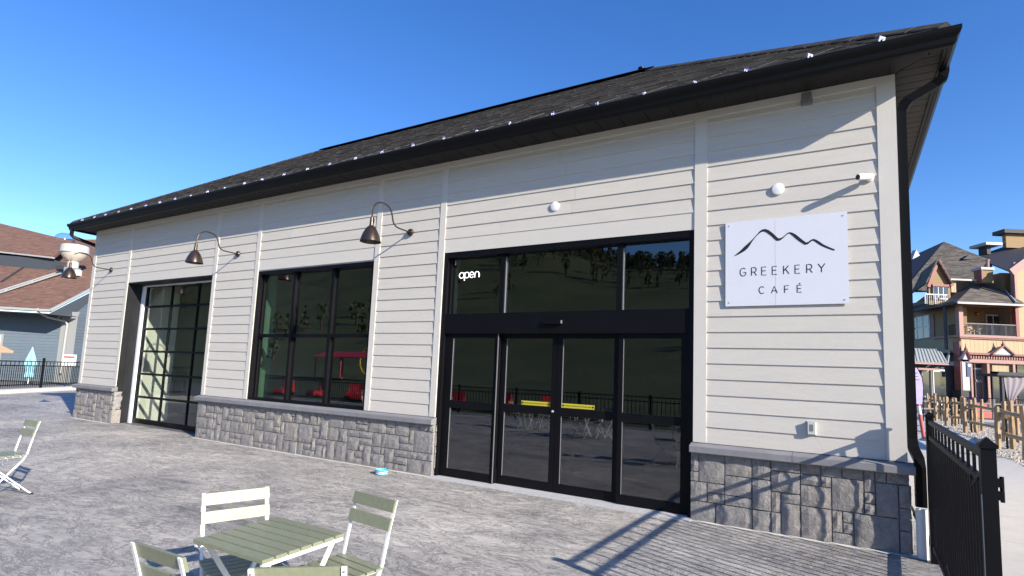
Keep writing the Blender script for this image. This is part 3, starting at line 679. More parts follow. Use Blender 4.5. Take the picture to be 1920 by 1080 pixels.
downspout([(-.33, -.43, 4.64), (-.33, -.43, 4.50), (-.31, -.39, 4.44), (-.10, .0, 4.30), (-.072, .06, 4.22), (-.07, .07, 4.0), (-.07, .07, .9), (-.12, .07, .8), (-.12, .07, .02)], 'downspout', (.036, .032), (1, 0, 0))

# ------------- pendants inside
def pendant(x, y, z, kind, label, grp):
    e = empty('pendant_lamp', (x, y, 4.25)); tag(e, label, 'lamp', grp)
    MB().tube([(0, 0, 0), (0, 0, z-4.25+.1)], .006, 5).build('cord', 'black', e)
    if kind == 'disc': MB().lathe([(0, .1), (.05, .09), (.22, .03), (.24, 0), (.22, -.03), (.05, -.06), (0, -.06)], (0, 0, z-4.25), 20).build('shade', 'globe', e, True)
    else: MB().lathe([(.03, .12), (.05, .1), (.13, 0), (.125, 0), (.045, .09), (0, .1)], (0, 0, z-4.25), 16).build('shade', 'copper', e, True)
pendant(3.4, 1.3, 3.55, 'disc', 'pale disc pendant lamp seen through the garage door glass', None)
pendant(6.95, 1.2, 3.55, 'disc', 'pale disc pendant lamp seen through the picture window', None)
pendant(12.2, 3.2, 2.25, 'c', 'copper pendant lamp behind the right sliding door leaf', 'copper pendants')
pendant(13.1, 3.2, 2.25, 'c', 'copper pendant lamp behind the right side light of the entrance', 'copper pendants')
# a string of cafe tables inside (dim)

# ------------------------------------------------------------------ fittings on the facade
def barn_lamp(x, z, label):
    e = empty('gooseneck_wall_lamp', (x, -.022, z)); tag(e, label, 'wall lamp', 'gooseneck lamps along the facade')
    MB().lathe([(0, 0), (.058, 0), (.058, .016), (.05, .03), (.022, .034), (.022, .05), (0, .05)], (0, 0, 0), 18, axis=(0, -1, 0)).build('wall_plate', 'bronze', e, 'auto')
    k = [(-.04, .0), (-.20, .0), (-.30, .003), (-.355, .02), (-.395, .06), (-.415, .12), (-.435, .19), (-.48, .25), (-.545, .283), (-.62, .29), (-.70, .278), (-.765, .24), (-.805, .18), (-.822, .10), (-.825, .02), (-.825, -.06)]
    P = []
    for i in range(len(k)-1):
        for t in (0, .34, .67): P.append(Vector((0, k[i][0]*(1-t)+k[i+1][0]*t, k[i][1]*(1-t)+k[i+1][1]*t)))
    P.append(Vector((0, k[-1][0], k[-1][1])))
    for _ in range(2): P = [P[0]]+[(P[i-1]+P[i]*2+P[i+1])/4 for i in range(1, len(P)-1)]+[P[-1]]
    MB().tube(P, .0115, 10).build('gooseneck_arm', 'bronze', e, 'auto')
    s = MB().lathe([(.0, .02), (.024, .02), (.026, -.03), (.030, -.10), (.045, -.115), (.062, -.13), (.085, -.165), (.115, -.225), (.135, -.285), (.146, -.335), (.150, -.338), (.142, -.332), (.128, -.28), (.108, -.22), (.078, -.16), (.04, -.13), (0, -.125)], (0, -.825, 0), 28).build('lamp_shade', 'bronze', e, 'auto')
    MB().tube([(0.035, -.825, .01), (.045, -.825, -.03), (.035, -.825, -.07)], .008, 6).build('swivel_knob', 'bronze', s)
    MB().lathe([(0, -.2), (.03, -.21), (.04, -.25), (.03, -.29), (0, -.30)], (0, -.825, 0), 12).build('bulb', 'globe', s, True)
barn_lamp(10.474, 3.62, 'bronze gooseneck lamp nearest the sliding entrance, right of the picture window')
barn_lamp(6.046, 3.61, 'bronze gooseneck lamp between the garage door and the picture window')
barn_lamp(.98, 3.60, 'bronze gooseneck lamp nearest the far left corner of the cafe')

# wall sign
sg = empty('cafe_sign', (15.737, -.024, 2.335)); tag(sg, 'white cafe sign board with black mountain line beside the entrance', 'sign')
SW_, SH_ = 1.178, .945
for a, b in ((-.589, -.084), (-.082, .589)):
    m = MB(); m.box(a, b, -.012, -.004, 0, SH_); m.build('sign_panel', 'sign', sg)
for a in (-.55, .55):
    for b in (.04, .905): MB().lathe([(0, 0), (.008, 0), (.006, .004), (0, .004)], (a, -.012, b), 8, axis=(0, -1, 0)).build('screw', 'steel', sg)
ml = [(190, 495, 2), (220, 480, 12), (250, 462, 18), (285, 437, 28), (310, 415, 30), (335, 390, 24), (355, 368, 15), (380, 340, 8), (405, 312, 6), (430, 287, 8), (450, 268, 14), (470, 258, 20), (495, 256, 24), (520, 267, 26), (545, 285, 26), (570, 306, 25), (592, 328, 25), (610, 343, 25), (630, 343, 20), (650, 333, 13), (670, 318, 8), (690, 300, 7), (708, 286, 9), (722, 282, 12), (740, 288, 18), (765, 305, 24), (790, 326, 26), (815, 348, 25), (840, 367, 23), (865, 384, 22), (880, 382, 18), (900, 370, 12), (918, 354, 12), (935, 349, 15), (952, 356, 18), (980, 376, 20), (1010, 398, 18), (1040, 414, 16), (1080, 432, 14), (1105, 443, 13), (1118, 447, 8)]
def sgp(px, py):
    u = (px-105)/1125.0; t = 185-97*u; bo = 957-22*u; return (-.589+u*SW_, SH_*(1-(py-t)/(bo-t)))
m = MB(); A = []; B = []
C_ = [Vector(sgp(a, b)) for a, b, w in ml]
for i, (a, b, w) in enumerate(ml):
    t = (C_[min(i+1, len(ml)-1)]-C_[max(i-1, 0)]).normalized(); n = Vector((-t.y, t.x)); h = w/772*SH_/2*1.06
    A.append((C_[i].x+n.x*h, -.0135, C_[i].y+n.y*h)); B.append((C_[i].x-n.x*h, -.0135, C_[i].y-n.y*h))
n = len(A); m.add(A+B, [(n+i, n+i+1, i+1, i) for i in range(n-1)]); m.build('mountain_line', 'ink', sg)
GLY = {'G': [arc(.5, .5, .46, .5, 48, 330, 16)+[(.92, .44), (.55, .44)]], 'R': [[(.12, 0), (.12, 1), (.5, 1)]+arc(.5, .72, .32, .28, 90, -90, 10)+[(.12, .44)], [(.5, .44), (.85, 0)]],
       'E': [[(.78, 1), (.14, 1), (.14, 0), (.8, 0)], [(.14, .52), (.72, .52)]], 'K': [[(.12, 0), (.12, 1)], [(.82, 1), (.13, .38)], [(.38, .6), (.88, 0)]],
       'Y': [[(.05, 1), (.5, .48), (.5, 0)], [(.95, 1), (.5, .48)]], 'C': [arc(.52, .5, .46, .5, 48, 312, 16)], 'A': [[(.02, 0), (.5, 1), (.98, 0)], [(.2, .34), (.8, .34)]], 'F': [[(.14, 0), (.14, 1), (.78, 1)], [(.14, .5), (.7, .5)]]}
GLY['É'] = GLY['E']+[[(.42, 1.14), (.62, 1.34)]]
def word(s, xs, base, hgt, wid, name):
    zb = SH_*(1-base)
    for ch, x in zip(s, xs):
        m = MB(); cx_ = -.589+(x-105)/1125*SW_-wid/2
        for p in GLY[ch]: m.tube([(cx_+a*wid, -.013, zb+b*hgt) for a, b in p], [(.0008, .0042)]*len(p), 4, flat=(0, 1, 0))
        m.build('letter', 'ink', sg)
word('GREEKERY', (282, 388, 484, 584, 690, 793, 898, 1003), .650, .088, .068, 'lettering')
word('CAFÉ', (460, 578, 693, 807), .862, .074, .060, 'lettering')

# small things on the wall
def vent_cap(x, z, label):
    o = MB().lathe([(0, 0), (.062, 0), (.064, .008), (.060, .014), (.05, .017), (0, .018)], (0, 0, 0), 24, axis=(0, -1, 0)).build('vent_cap', 'white', None, 'auto'); o.location = (x, -.02, z); tag(o, label, 'vent cap')
vent_cap(15.685, 3.602, 'round white vent cap just above the cafe sign'); vent_cap(12.981, 3.736, 'round white vent cap centred above the sliding entrance')
e = empty('security_camera', (16.53, -.022, 3.60)); tag(e, 'white bullet security camera near the right corner board', 'camera')
MB().lathe([(0, 0), (.035, 0), (.035, .012), (.015, .02), (.012, .06), (0, .06)], (0, 0, 0), 14, axis=(0, -1, 0)).build('mount', 'white', e, 'auto')
dv = Vector((-.74, -.65, -.15)).normalized()
b_ = MB().lathe([(0, 0), (.028, 0), (.032, .02), (.032, .15), (.030, .165), (0, .165)], Vector((.0, -.055, .0))-dv*.02, 16, axis=dv).build('camera_body', 'white', e, 'auto')
MB().lathe([(0, 0), (.026, 0), (.026, .004), (0, .004)], Vector((.0, -.055, .0))+dv*.1455, 14, axis=dv).build('lens', 'lens', b_)
def outlet(x, z, label, mt, w=.11, h=.14):
    e = empty('outlet_box', (x, -.02, z)); tag(e, label, 'outlet box')
    MB().hexa([(-w/2, 0, -h/2), (w/2, 0, -h/2), (w/2, .02, -h/2), (-w/2, .02, -h/2), (-w/2, 0, h/2), (w/2, 0, h/2), (w/2, .02, h/2), (-w/2, .02, h/2)]).build('back_plate', mt, e)
    MB().extr([(-w*.4, -.035, -h*.42), (w*.4, -.035, -h*.42), (w*.46, 0, -h*.47), (-w*.46, 0, -h*.47)], (0, 0, h*.9)).build('cover', mt, e)
    MB().box(-w*.18, w*.18, -.0375, -.0352, -h*.2, h*.28).build('socket_window', 'grey', e)
outlet(15.975, 1.078, 'pale grey outdoor outlet box low on the wall under the sign', 'boxgrey', .085, .14)
outlet(15.975, 4.56, 'dark grey outlet box tucked under the eave near the right end', 'grey', .11, .13)

# pet bowl
e = empty('pet_bowl', (10.50, -.345, gz(-.345)+.001)); tag(e, 'small blue pet bowl with dark zigzag bands on the patio by the stone base', 'bowl')
MB().lathe([(.062, 0), (.088, .004), (.094, .068), (.090, .07), (.084, .062), (.078, .02), (0, .016)], (0, 0, 0), 30).build('bowl_body', 'skyblue', e, 'auto')
for k, (zc, mt) in enumerate(((.018, 'bowlw'), (.029, 'navybowl'), (.040, 'bowlw'), (.050, 'navybowl'))):
    m = MB(); n = 48; vs = []
    for i in range(n):
        a = 2*math.pi*i/n; zz = zc+(.0045 if i % 4 in (1, 2) else -.0015); r = .0893+.006*zz/.07+.0006
        vs += [(r*math.cos(a), r*math.sin(a), zz-.0045), (r*math.cos(a), r*math.sin(a), zz+.0045)]
    m.add(vs, [(2*i, 2*((i+1) % n), 2*((i+1) % n)+1, 2*i+1) for i in range(n)]); m.build('zigzag_band', mt, e)

# ------------------------------------------------------------------ near fence with gate at the right corner
def post(mb_parent, x, y, z0, zt, w, capw, name='post'):
    m = MB(); m.box(x-w, x+w, y-w, y+w, z0, zt-.055); o = m.build(name, 'black', mb_parent)
    m = MB(); c = capw
    m.box(x-c, x+c, y-c, y+c, zt-.054, zt-.035); q = [(x-c*.92, y-c*.92, zt-.0348), (x+c*.92, y-c*.92, zt-.0348), (x+c*.92, y+c*.92, zt-.0348), (x-c*.92, y+c*.92, zt-.0348), (x, y, zt)]
    m.add(q, [(0, 1, 4), (1, 2, 4), (2, 3, 4), (3, 0, 4)]); m.build('post_cap', 'black', o); return o
fe = empty('patio_fence', (16.9, -1.5, 0)); tag(fe, 'black metal picket fence running from the building corner towards the camera', 'fence')
FO = Vector((16.9, -1.5, 0)); fA = Vector((16.925, -.165, 0))-FO; fB = Vector((16.862, -2.885, 0))-FO
post(fe, fA.x, fA.y, 0, 1.318, .029, .036); post(fe, fB.x, fB.y, gz(-2.87)-.02, 1.295, .030, .037)
def fpos(t, z=0): p = fA.lerp(fB, t); return Vector((p.x, p.y, z+gz(p.y+FO.y)*.35))
for zr_ in (1.225, 1.09, .14):
    m = MB(); m.tube([fpos(.013, zr_), fpos(.987, zr_)], (.016, .017), 4, flat=(0, 0, 1)); m.build('rail', 'black', fe)
pk = MB().box(-.0075, .0075, -.0075, .0075, .10, 1.22).mesh('picket', 'black'); pks = MB().box(-.0075, .0075, -.0075, .0075, .10, 1.09).mesh('picket', 'black'); n = 26
for i in range(n): link('picket', pk if i % 2 == 0 else pks, fe, fpos((i+.8)/(n+.6)))
FX = fB.x; yq = fB.y+2.87
m = MB(); 
for zz in (1.06, 1.0): m.box(FX+.031, FX+.052, fB.y-.018, fB.y+.018, zz, zz+.04)
m.tube([(FX+.050, fB.y, .99), (FX+.050, fB.y, 1.11)], .009, 10); m.build('latch', 'black', fe)
m = MB(); m.tube([fpos(.95, 1.1)-Vector((.02, 0, 0)), fpos(.9, 1.04)-Vector((.03, 0, 0)), fpos(.86, 1.08)-Vector((.02, 0, 0))], .006, 6); m.build('hinge', 'black', fe)
m = MB(); m.tube([fpos(.4, .27)-Vector((.03, 0, 0)), fpos(.95, .03)-Vector((.03, 0, 0))], .010, 6); m.build('brace', 'black', fe)
m = MB(); m.box(FX-.033, FX-.0305, fB.y-.028, fB.y-.018, .0, 1.02); m.build('pale_edge', 'steel', fe)
# ------------------------------------------------------------------ far-left kerb and fence
kA = Vector((-8.6, -.35, 0)); kB = Vector((-13.6, 5.95, 0)); kd = (kB-kA).normalized(); kn = Vector((-kd.y, kd.x, 0))
if kn.x > 0: kn = -kn
m = MB(); p = [kA-kd*6, kB+kd*4, kB+kd*4+kn*.35, kA-kd*6+kn*.35]
m.hexa([tuple(q+up*-.25) for q in p]+[tuple(q+up*.15) for q in p]); kb = m.build('kerb', 'kerb'); struct(kb)
m = MB(); q = [kA-kd*6+kn*.34, kB+kd*4+kn*.34, kB+kd*4+kn*16, kA-kd*6+kn*16]; m.add([(a.x, a.y, .02) for a in q], [(0, 1, 2, 3)]); struct(m.build('hall_terrace', 'asphalt'))
ff = empty('kerb_fence', tuple(kA)); tag(ff, 'black metal picket fence standing on the pale kerb at far left', 'fence')
fo = kn*.18
def fpt(t, z): return kd*t+fo+up*z
for z in (1.20, 1.03, .30):
    m = MB(); m.tube([fpt(-5.5, z), fpt(9.2, z)], .018, 4); m.build('rail', 'black', ff)
pk2 = MB().box(-.0095, .0095, -.0095, .0095, .22, 1.2).mesh('picket', 'black')
pk2s = MB().box(-.0095, .0095, -.0095, .0095, .22, 1.03).mesh('picket', 'black')
for i in range(136): link('picket', pk2 if i % 2 else pk2s, ff, fpt(-5.4+i*.107, 0))
for t in (-1.1, 1.85, 4.8, 7.75):
    q = fpt(t, 0); post(ff, q.x, q.y, .15, 1.36, .036, .045)

# ------------------------------------------------------------------ patio furniture
def chair_parts(root, pale=False):
    W = .19; sl_ = 'sage' if not pale else 'sagelight'
    st = [(-.255, .82), (-.232, .74), (-.205, .64), (-.182, .54), (-.165, .46), (-.135, .40), (.2, .008)]
    P = []
    for i in range(len(st)-1):
        for t in (0, .5): P.append((st[i][0]*(1-t)+st[i+1][0]*t, st[i][1]*(1-t)+st[i+1][1]*t))
    P.append(st[-1])
    for s, w in ((1, W-.012), (-1, W-.012)):
        m = MB(); m.tube([(f, s*w, z) for f, z in P], [(.0035, .011) if z > .6 else (.0035+.004, .008) for f, z in P], 4, flat=(1, 0, .4)); m.build('back_leg', 'whitemetal', root)
        m = MB(); w2 = w-.014; m.tube([(.20, s*w2, .435), (.0, s*w2, .235), (-.235, s*w2, .008)], (.007, .009), 4, flat=(1, 0, 1)); m.build('front_leg', 'whitemetal', root)
        m = MB(); m.tube([(-.17, s*(w-.028), .436), (.205, s*(w-.028), .436)], (.006, .009), 4, flat=(0, 1, 0)); m.build('seat_rail', 'whitemetal', root)
        for f in (.2, -.235): MB().box(f-.02, f+.014, s*w-.012, s*w+.012, 0, .012).build('foot_cap', 'black', root)
    m = MB(); m.tube([(.12, -W+.02, .095), (.12, W-.02, .095)], .006, 6); m.build('stretcher', 'whitemetal', root)
    m = MB(); m.tube([(-.14, -W+.03, .1), (-.14, W-.03, .1)], .006, 6); m.build('stretcher', 'whitemetal', root)
    for z0, z1, f0, f1 in ((.755, .82, -.236, -.255), (.655, .72, -.209, -.227)):
        m = MB(); t = .016; m.hexa([(f0+.004, -W, z0), (f0+.004+t, -W, z0), (f0+.004+t, W, z0), (f0+.004, W, z0), (f1+.004, -W, z1), (f1+.004+t, -W, z1), (f1+.004+t, W, z1), (f1+.004, W, z1)])
        b = m.build('back_slat', sl_, root)
        for s in (1, -1):
            mm = MB()
            for dz in (.017, .045): mm.lathe([(0, 0), (.005, 0), (.004, .002), (0, .002)], ((f0+f1)/2-.012, s*(W-.012), z0+dz), 6, axis=(-1, 0, .2))
            mm.build('rivet', 'grey', b)
    for k in range(6):
        f = -.168+k*.0645; m = MB(); m.box(f, f+.052, -W, W, .445, .459); m.build('seat_slat', 'sage', root)
def place(o, x, y, rot):
    o.matrix_basis = Matrix.Translation((x, y, gz(y)+.002)) @ Matrix.Rotation(math.atan(.025), 4, 'X') @ Matrix.Rotation(rot, 4, 'Z')
proto = empty('bistro_chair'); chair_parts(proto)
GCH = 'folding bistro chairs on the patio'
first = [True]
def chair(x, y, deg, label, grp=GCH):
    o = proto if first[0] else copy_tree(proto); first[0] = False
    place(o, x, y, R_(deg)); tag(o, label, 'chair', grp); return o
chair(13.74, -4.03, 264, 'sage bistro chair on the building side of the nearest bistro table, its seat showing')
chair(13.70, -4.77, 92, 'sage bistro chair at the lower left of the nearest table, cut by the bottom edge')
chair(13.22, -4.29, -22, 'bistro chair with sunlit pale back slats on the far side of the nearest table')
chair(14.21, -4.62, 129, 'bistro chair closest to the camera, only its top back slat in view')
chair(8.03, -3.80, 269, 'sage bistro chair standing alone at the left edge of the photo')
def table_parts(root):
    for k in range(7):
        y = -.25+k*.0725; MB().box(-.275, .275, y, y+.062, .694, .712).build('table_slat', 'sage', root)
    for s in (-1, 1):
        x = s*.262; MB().tube([(x, -.245, .685), (x, .245, .685)], (.008, .011), 4, flat=(1, 0, 0)).build('side_rail', 'whitemetal', root)
        x = s*.245; MB().tube([(x, .2, .68), (x, -.21, .006)], (.006, .012), 4, flat=(1, 0, 0)).build('leg', 'whitemetal', root)
        x = s*.228; MB().tube([(x, -.2, .68), (x, .21, .006)], (.006, .012), 4, flat=(1, 0, 0)).build('leg', 'whitemetal', root)
    for y, z in ((-.18, .06), (.18, .06)): MB().tube([(-.24, y, z), (.24, y, z)], .007, 6).build('stretcher', 'whitemetal', root)
tp = empty('bistro_table'); table_parts(tp); tf = [True]
def table(x, y, deg, label):
    o = tp if tf[0] else copy_tree(tp); tf[0] = False; place(o, x, y, R_(deg)); tag(o, label, 'table', 'folding bistro tables on the patio'); return o
table(13.64, -4.41, 1, 'square sage slatted bistro table with folding white legs in the foreground')
# sets behind and beside the photographer, seen mirrored in the glass
RS = 'bistro sets that show only as reflections in the cafe glass'
for k, (x, y, a) in enumerate(((10.2, -7.9, 10), (7.6, -9.0, -8), (4.2, -8.2, 20), (.6, -9.4, 0), (7.1, -4.35, 5))):
    t = table(x, y, a, 'folding bistro table mirrored in the cafe glass'); t['group'] = RS
    for b in ((0, 1, 2, 3) if k != 4 else (2,)):
        an = R_(a+b*90); r = .50
        c_ = chair(x+r*math.cos(an), y+r*math.sin(an), a+b*90+180, 'folding bistro chair mirrored in the cafe glass', RS)
# red coaster carts, fence and ride canopy across the lawn, also seen mirrored
fb = empty('lawn_fence', (0, -13.6, gz(-13.6))); tag(fb, 'black picket fence across the lawn side, mirrored in the cafe glass', 'fence')
for z in (1.15, .98, .15): MB().box(-16, 16, -.018, .018, z, z+.035).build('rail', 'black', fb)
pk3 = MB().box(-.01, .01, -.01, .01, .05, 1.15).mesh('picket', 'black')
for i in range(200): link('picket', pk3, fb, (-15.9+i*.16, 0, 0))
for i in range(12): MB().box(-16+i*2.9-.035, -16+i*2.9+.035, -.035, .035, 0, 1.25).build('post', 'black', fb)
cartp = None
def cart(x, y, a):
    global cartp
    if cartp is None:
        cartp = empty('coaster_cart')
        MB().extr([(-.55, -.3, .12), (-.62, -.3, .38), (-.5, -.3, .85), (-.36, -.3, .9), (-.28, -.3, .45), (.2, -.3, .34), (.6, -.3, .42), (.72, -.3, .2), (.6, -.3, .1)], (0, .6, 0)).build('shell', 'red', cartp)
        for xx in (-.4, .45):
            for yy in (-.33, .33): MB().lathe([(0, -.03), (.11, -.03), (.11, .03), (0, .03)], (xx, yy, .11), 12, axis=(0, 1, 0)).build('wheel', 'black', cartp)
        MB().tube([(0, -.2, .4), (.05, -.2, .62), (.05, .2, .62), (0, .2, .4)], .015, 6).build('lap_bar', 'steel', cartp); o = cartp
    else: o = copy_tree(cartp)
    o.location = (x, y, gz(y)-.03); o.rotation_euler = (0, 0, a); tag(o, 'red ride cart parked behind the lawn fence, mirrored in the glass', 'cart', 'red carts mirrored in the glass')
for i in range(9): cart(-13+i*2.15, -15.4-(i % 3)*.7, 1.2+.3*math.sin(i*2.1))
cp = empty('ride_canopy', (-34, -40.5, hill_h(-34, -40.5))); tag(cp, 'open red roofed ride station on posts, mirrored in the picture window', 'canopy')
MB().extr([(-5, -2.2, 2.6), (-5, 2.2, 2.6), (-5, 0, 3.3)], (10, 0, 0)).build('roof', 'red', cp)
for x in (-4.6, 0, 4.6):
    for y in (-1.9, 1.9): MB().box(x-.08, x+.08, y-.08, y+.08, 0, 2.62).build('post', 'redw', cp)
o = MB().tube([(-37+2.0*math.cos(a*.2618), -46, 2.0+2.0*math.sin(a*.2618)) for a in range(0, 25)], .12, 8).build('ride_ring', 'yelm'); tag(o, 'tall yellow ride ring on the lawn, mirrored in the picture window', 'ring'); o.location.z = hill_h(-37, -46)-.05
# hillside trees, mirrored in the transom
m = MB(); rt = random.Random(21)
for i in range(1500):
    x = rt.uniform(-260, 150); y = rt.uniform(-300, -175) if rt.random() < .82 else rt.uniform(-150, -60)
    if i > 800: x = rt.uniform(-190, 40); y = rt.uniform(-246, -214)
    if y > -150 and math.sin(x*.05)+math.sin(y*.11) < .2: continue
    z = hill_h(x, y); h = rt.uniform(3.5, 7.5); r = h*rt.uniform(.22, .36); con = rt.random() < .35
    m.cur = 0
    m.tube([(x, y, z-.3), (x, y, z+h*.8)], [.22, .05], 4); m.cur = 1
    for k in range(46):
        t = rt.random(); a = rt.uniform(0, 6.283)
        if con: zz = z+h*(.12+.88*t); rr = r*.8*(1.02-t)*rt.random()**.5
        else: zz = z+h*(.30+.7*t); rr = r*math.sqrt(max(.02, 1-(2*t-.9)**2*.8))*rt.random()**.5
        c = Vector((x+rr*math.cos(a), y+rr*math.sin(a), zz)); s = h*rt.uniform(.05, .10)
        n1 = Vector((rt.uniform(-1, 1), rt.uniform(-1, 1), rt.uniform(-.3, 1))).normalized(); n2 = n1.orthogonal().normalized(); n3 = n1.cross(n2)
        m.add([c+n2*s, c+n3*s*.8, c-n2*s*.9, c-n3*s], [(0, 1, 2, 3)])
o = m.build('hillside_forest', ['bark', 'leafd']); tag(o, 'wooded hillside across the lawn mirrored in the transom glass', 'forest'); o['kind'] = 'stuff'

# ------------------------------------------------------------------ left neighbour: blue sided hall with brown roof
LD = 30.0
hall = empty('blue_hall', tuple(dep(60, 700, LD))); tag(hall, 'blue-grey sided hall with brown shingle roof at far left', 'building')
HO = hall.location.copy()
def hb(o): 
    o.matrix_basis = Matrix.Translation(-HO) @ o.matrix_basis; return o
ez = dep(93, 580, LD-.9); n_roof = Vector((-fwh.x*.52, -fwh.y*.52, 1)).normalized()
rgt_h = rgt
def rf(u, v, off=0): return onplane(u, v, ez+up*off, n_roof)
hb(panel('roof', [rf(-160, 565), rf(93, 579), rf(205, 521), rf(210, 449), rf(140, 449), rf(112, 446), rf(40, 470), rf(-160, 470)], 'brownsh', hall, .2, ex=rgt))
A, B = rf(-160, 566), rf(93, 580.5)
m = MB(); m.tube([A-fwh*.06-up*.05, B-fwh*.06-up*.05], (.06, .07), 4); hb(m.build('gutter', 'gutterw', hall))
A, B = rf(93, 580), rf(206, 521.5)
m = MB(); m.tube([A-fwh*.05-up*.08, B-fwh*.05-up*.08], (.05, .14), 4, flat=(fwh.x, fwh.y, 0)); hb(m.build('rake_board', 'gutterw', hall))
# upper roof tier
hb(panel('upper_roof', [rf(-200, 448, .9), rf(101, 481, .9), rf(137, 452, .9), rf(116, 447, .9), rf(-60, 404, .9), rf(-200, 370, .9)], 'brownsh', hall, .15, ex=rgt))
A, B = rf(-200, 449, .9), rf(101, 482, .9)
m = MB(); m.tube([A-up*.06-fwh*.04, B-up*.06-fwh*.04], (.05, .09), 4); hb(m.build('upper_fascia', 'gutterw', hall))
A, B = rf(-200, 459, .75), rf(98, 485, .75)
m = MB(); q = [A, B, B+fwh*1.2, A+fwh*1.2]; m.hexa([tuple(a-up*.9) for a in q]+[tuple(a-up*.05) for a in q]); hb(m.build('clerestory_wall', 'dkshade', hall))  # dark gap below the upper roof, its shade put into the wall colour
for a, b in (((0, 530), (60, 491)), ((60, 491), (138, 452))):
    A, B = rf(*a), rf(*b); m = MB(); m.tube([A+up*.02, B+up*.02], (.11, .02), 4, flat=(1, 0, 0)); hb(m.build('valley_flashing', 'hdark', hall))
# soffit and walls
S1, S2 = rf(-160, 568)-up*.16, rf(93, 582)-up*.16; S3 = rf(206, 524)-up*.2
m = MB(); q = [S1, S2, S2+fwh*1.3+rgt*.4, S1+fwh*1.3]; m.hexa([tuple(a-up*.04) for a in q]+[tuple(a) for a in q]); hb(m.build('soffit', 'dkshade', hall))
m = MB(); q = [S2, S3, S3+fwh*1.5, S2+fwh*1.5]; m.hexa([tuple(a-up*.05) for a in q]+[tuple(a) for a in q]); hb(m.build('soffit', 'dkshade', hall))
zeave = S2.z
def wallplanks(P, dirv, L, z0, z1f, nrm, expo=.17):
    z = z0; k = 0
    while True:
        z1 = z1f(0); z1b = z1f(1)
        if z >= max(z1, z1b): break
        t0, t1 = 0.0, 1.0
        if z+expo > z1 and z1b > z1: t0 = min(1, max(0, (z+expo-z1)/(z1b-z1)))
        a, b = P+dirv*(L*t0)+up*z, P+dirv*(L*t1)+up*z
        if (b-a).length > .1:
            m = MB(); m.hexa([a+nrm*.025, b+nrm*.025, b-nrm*.05, a-nrm*.05, a+up*expo+nrm*.006, b+up*expo+nrm*.006, b+up*expo-nrm*.05, a+up*expo-nrm*.05]); hb(m.build('plank', 'blue', hall))
        z += expo
Wc = dep(120, 690, LD+.6); Wc.z = 0
wl = dep(-160, 690, LD+.6); wl.z = 0
dL = (wl-Wc).normalized(); wallplanks(Wc, dL, (wl-Wc).length, 0, lambda t: zeave+.1, -fwh)
m = MB(); q = [Wc, wl, wl+fwh*.2, Wc+fwh*.2]; m.hexa([tuple(a+fwh*.05+up*-.3) for a in q]+[tuple(a+fwh*.05+up*(zeave+.1)) for a in q]); hb(m.build('wall', 'blue', hall))
wr = dep(210, 690, LD-.2); wr.z = 0; dR = (wr-Wc).normalized(); nR = Vector((dR.y, -dR.x, 0)); 
zr1 = S3.z
wallplanks(Wc+dR*.55, dR, (wr-Wc).length, 0, lambda t: zeave+.2+t*(zr1-zeave), nR)
m = MB(); q = [Wc, wr, wr+fwh*.2, Wc+fwh*.2]; m.hexa([tuple(a+fwh*.06-up*.3) for a in q]+[tuple(Wc+fwh*.06+up*zeave), tuple(wr+fwh*.06+up*zr1), tuple(wr+fwh*.26+up*zr1), tuple(Wc+fwh*.26+up*zeave)]); hb(m.build('wall', 'blue', hall))
m = MB(); q = [Wc-rgt*.42-fwh*.06, Wc+rgt*.05-fwh*.10, Wc+rgt*.05+fwh*.05, Wc-rgt*.42+fwh*.05]; m.hexa([tuple(a) for a in q]+[tuple(a+up*(zeave+.1)) for a in q]); hb(m.build('corner_board', 'bluetrim', hall))
m = MB(); q = [Wc+rgt*.06-fwh*.10, Wc+rgt*.52-fwh*.16, Wc+rgt*.52, Wc+rgt*.06+fwh*.0]; m.hexa([tuple(a) for a in q]+[tuple(a+up*(zeave+.25)) for a in q]); hb(m.build('corner_board', 'bluetrim', hall))
d0 = dep(70, 578, LD-.95); d1 = dep(72, 586, LD-.9); d2 = dep(90, 595, LD-.3); d3 = dep(123, 603, LD+.35); d4 = dep(126, 608, LD+.38); d5 = dep(113, 700, LD+.38)
m = MB(); m.tube([d0, d1, d2, d3, d4, d5], .055, 8); hb(m.build('downspout', 'gutterw', hall))
# window at the left edge
wa, wb_ = dep(-8, 625, LD+.5), dep(7, 680, LD+.5)
m = MB(); m.box(-1.2, 0, -.06, 0, -1.6, 0); w_ = m.build('window', 'bluetrim', hall); w_.matrix_basis = Matrix.Translation(dep(8, 626, LD+.52)-HO) @ Matrix.Rotation(yaw, 4, 'Z')
m = MB(); m.box(-1.1, -.1, -.07, -.061, -1.5, -.1); m.build('pane', 'hwhite', w_)
# exhaust fan on the roof
fc = rf(134, 519); fe2 = empty('exhaust_fan', tuple(fc)); tag(fe2, 'cream mushroom exhaust fan on a metal curb on the brown roof', 'exhaust fan')
ps = (dep(131, 500, (fc-CAM).dot(fwh))-dep(130, 500, (fc-CAM).dot(fwh))).length  # metres per photo pixel at the fan
m = MB(); m.lathe([(10*ps, 0), (10*ps, 12*ps), (14*ps, 14*ps), (21*ps, 22*ps), (24*ps, 28*ps), (24.5*ps, 30*ps), (25*ps, 30.5*ps), (24*ps, 44*ps), (22*ps, 45*ps), (0, 44*ps)], (0, 0, 18*ps), 28); m.build('fan_hood', 'fan', fe2, 'auto')
m = MB(); m.lathe([(24.8*ps, 0), (25.6*ps, .0), (25.6*ps, 1.2*ps), (24.8*ps, 1.2*ps)], (0, 0, 46.5*ps), 28); m.build('band', 'steel', fe2)
m = MB(); m.box(-10*ps, 10*ps, -10*ps, 10*ps, -6*ps, 18*ps); m.build('curb', 'steel', fe2)
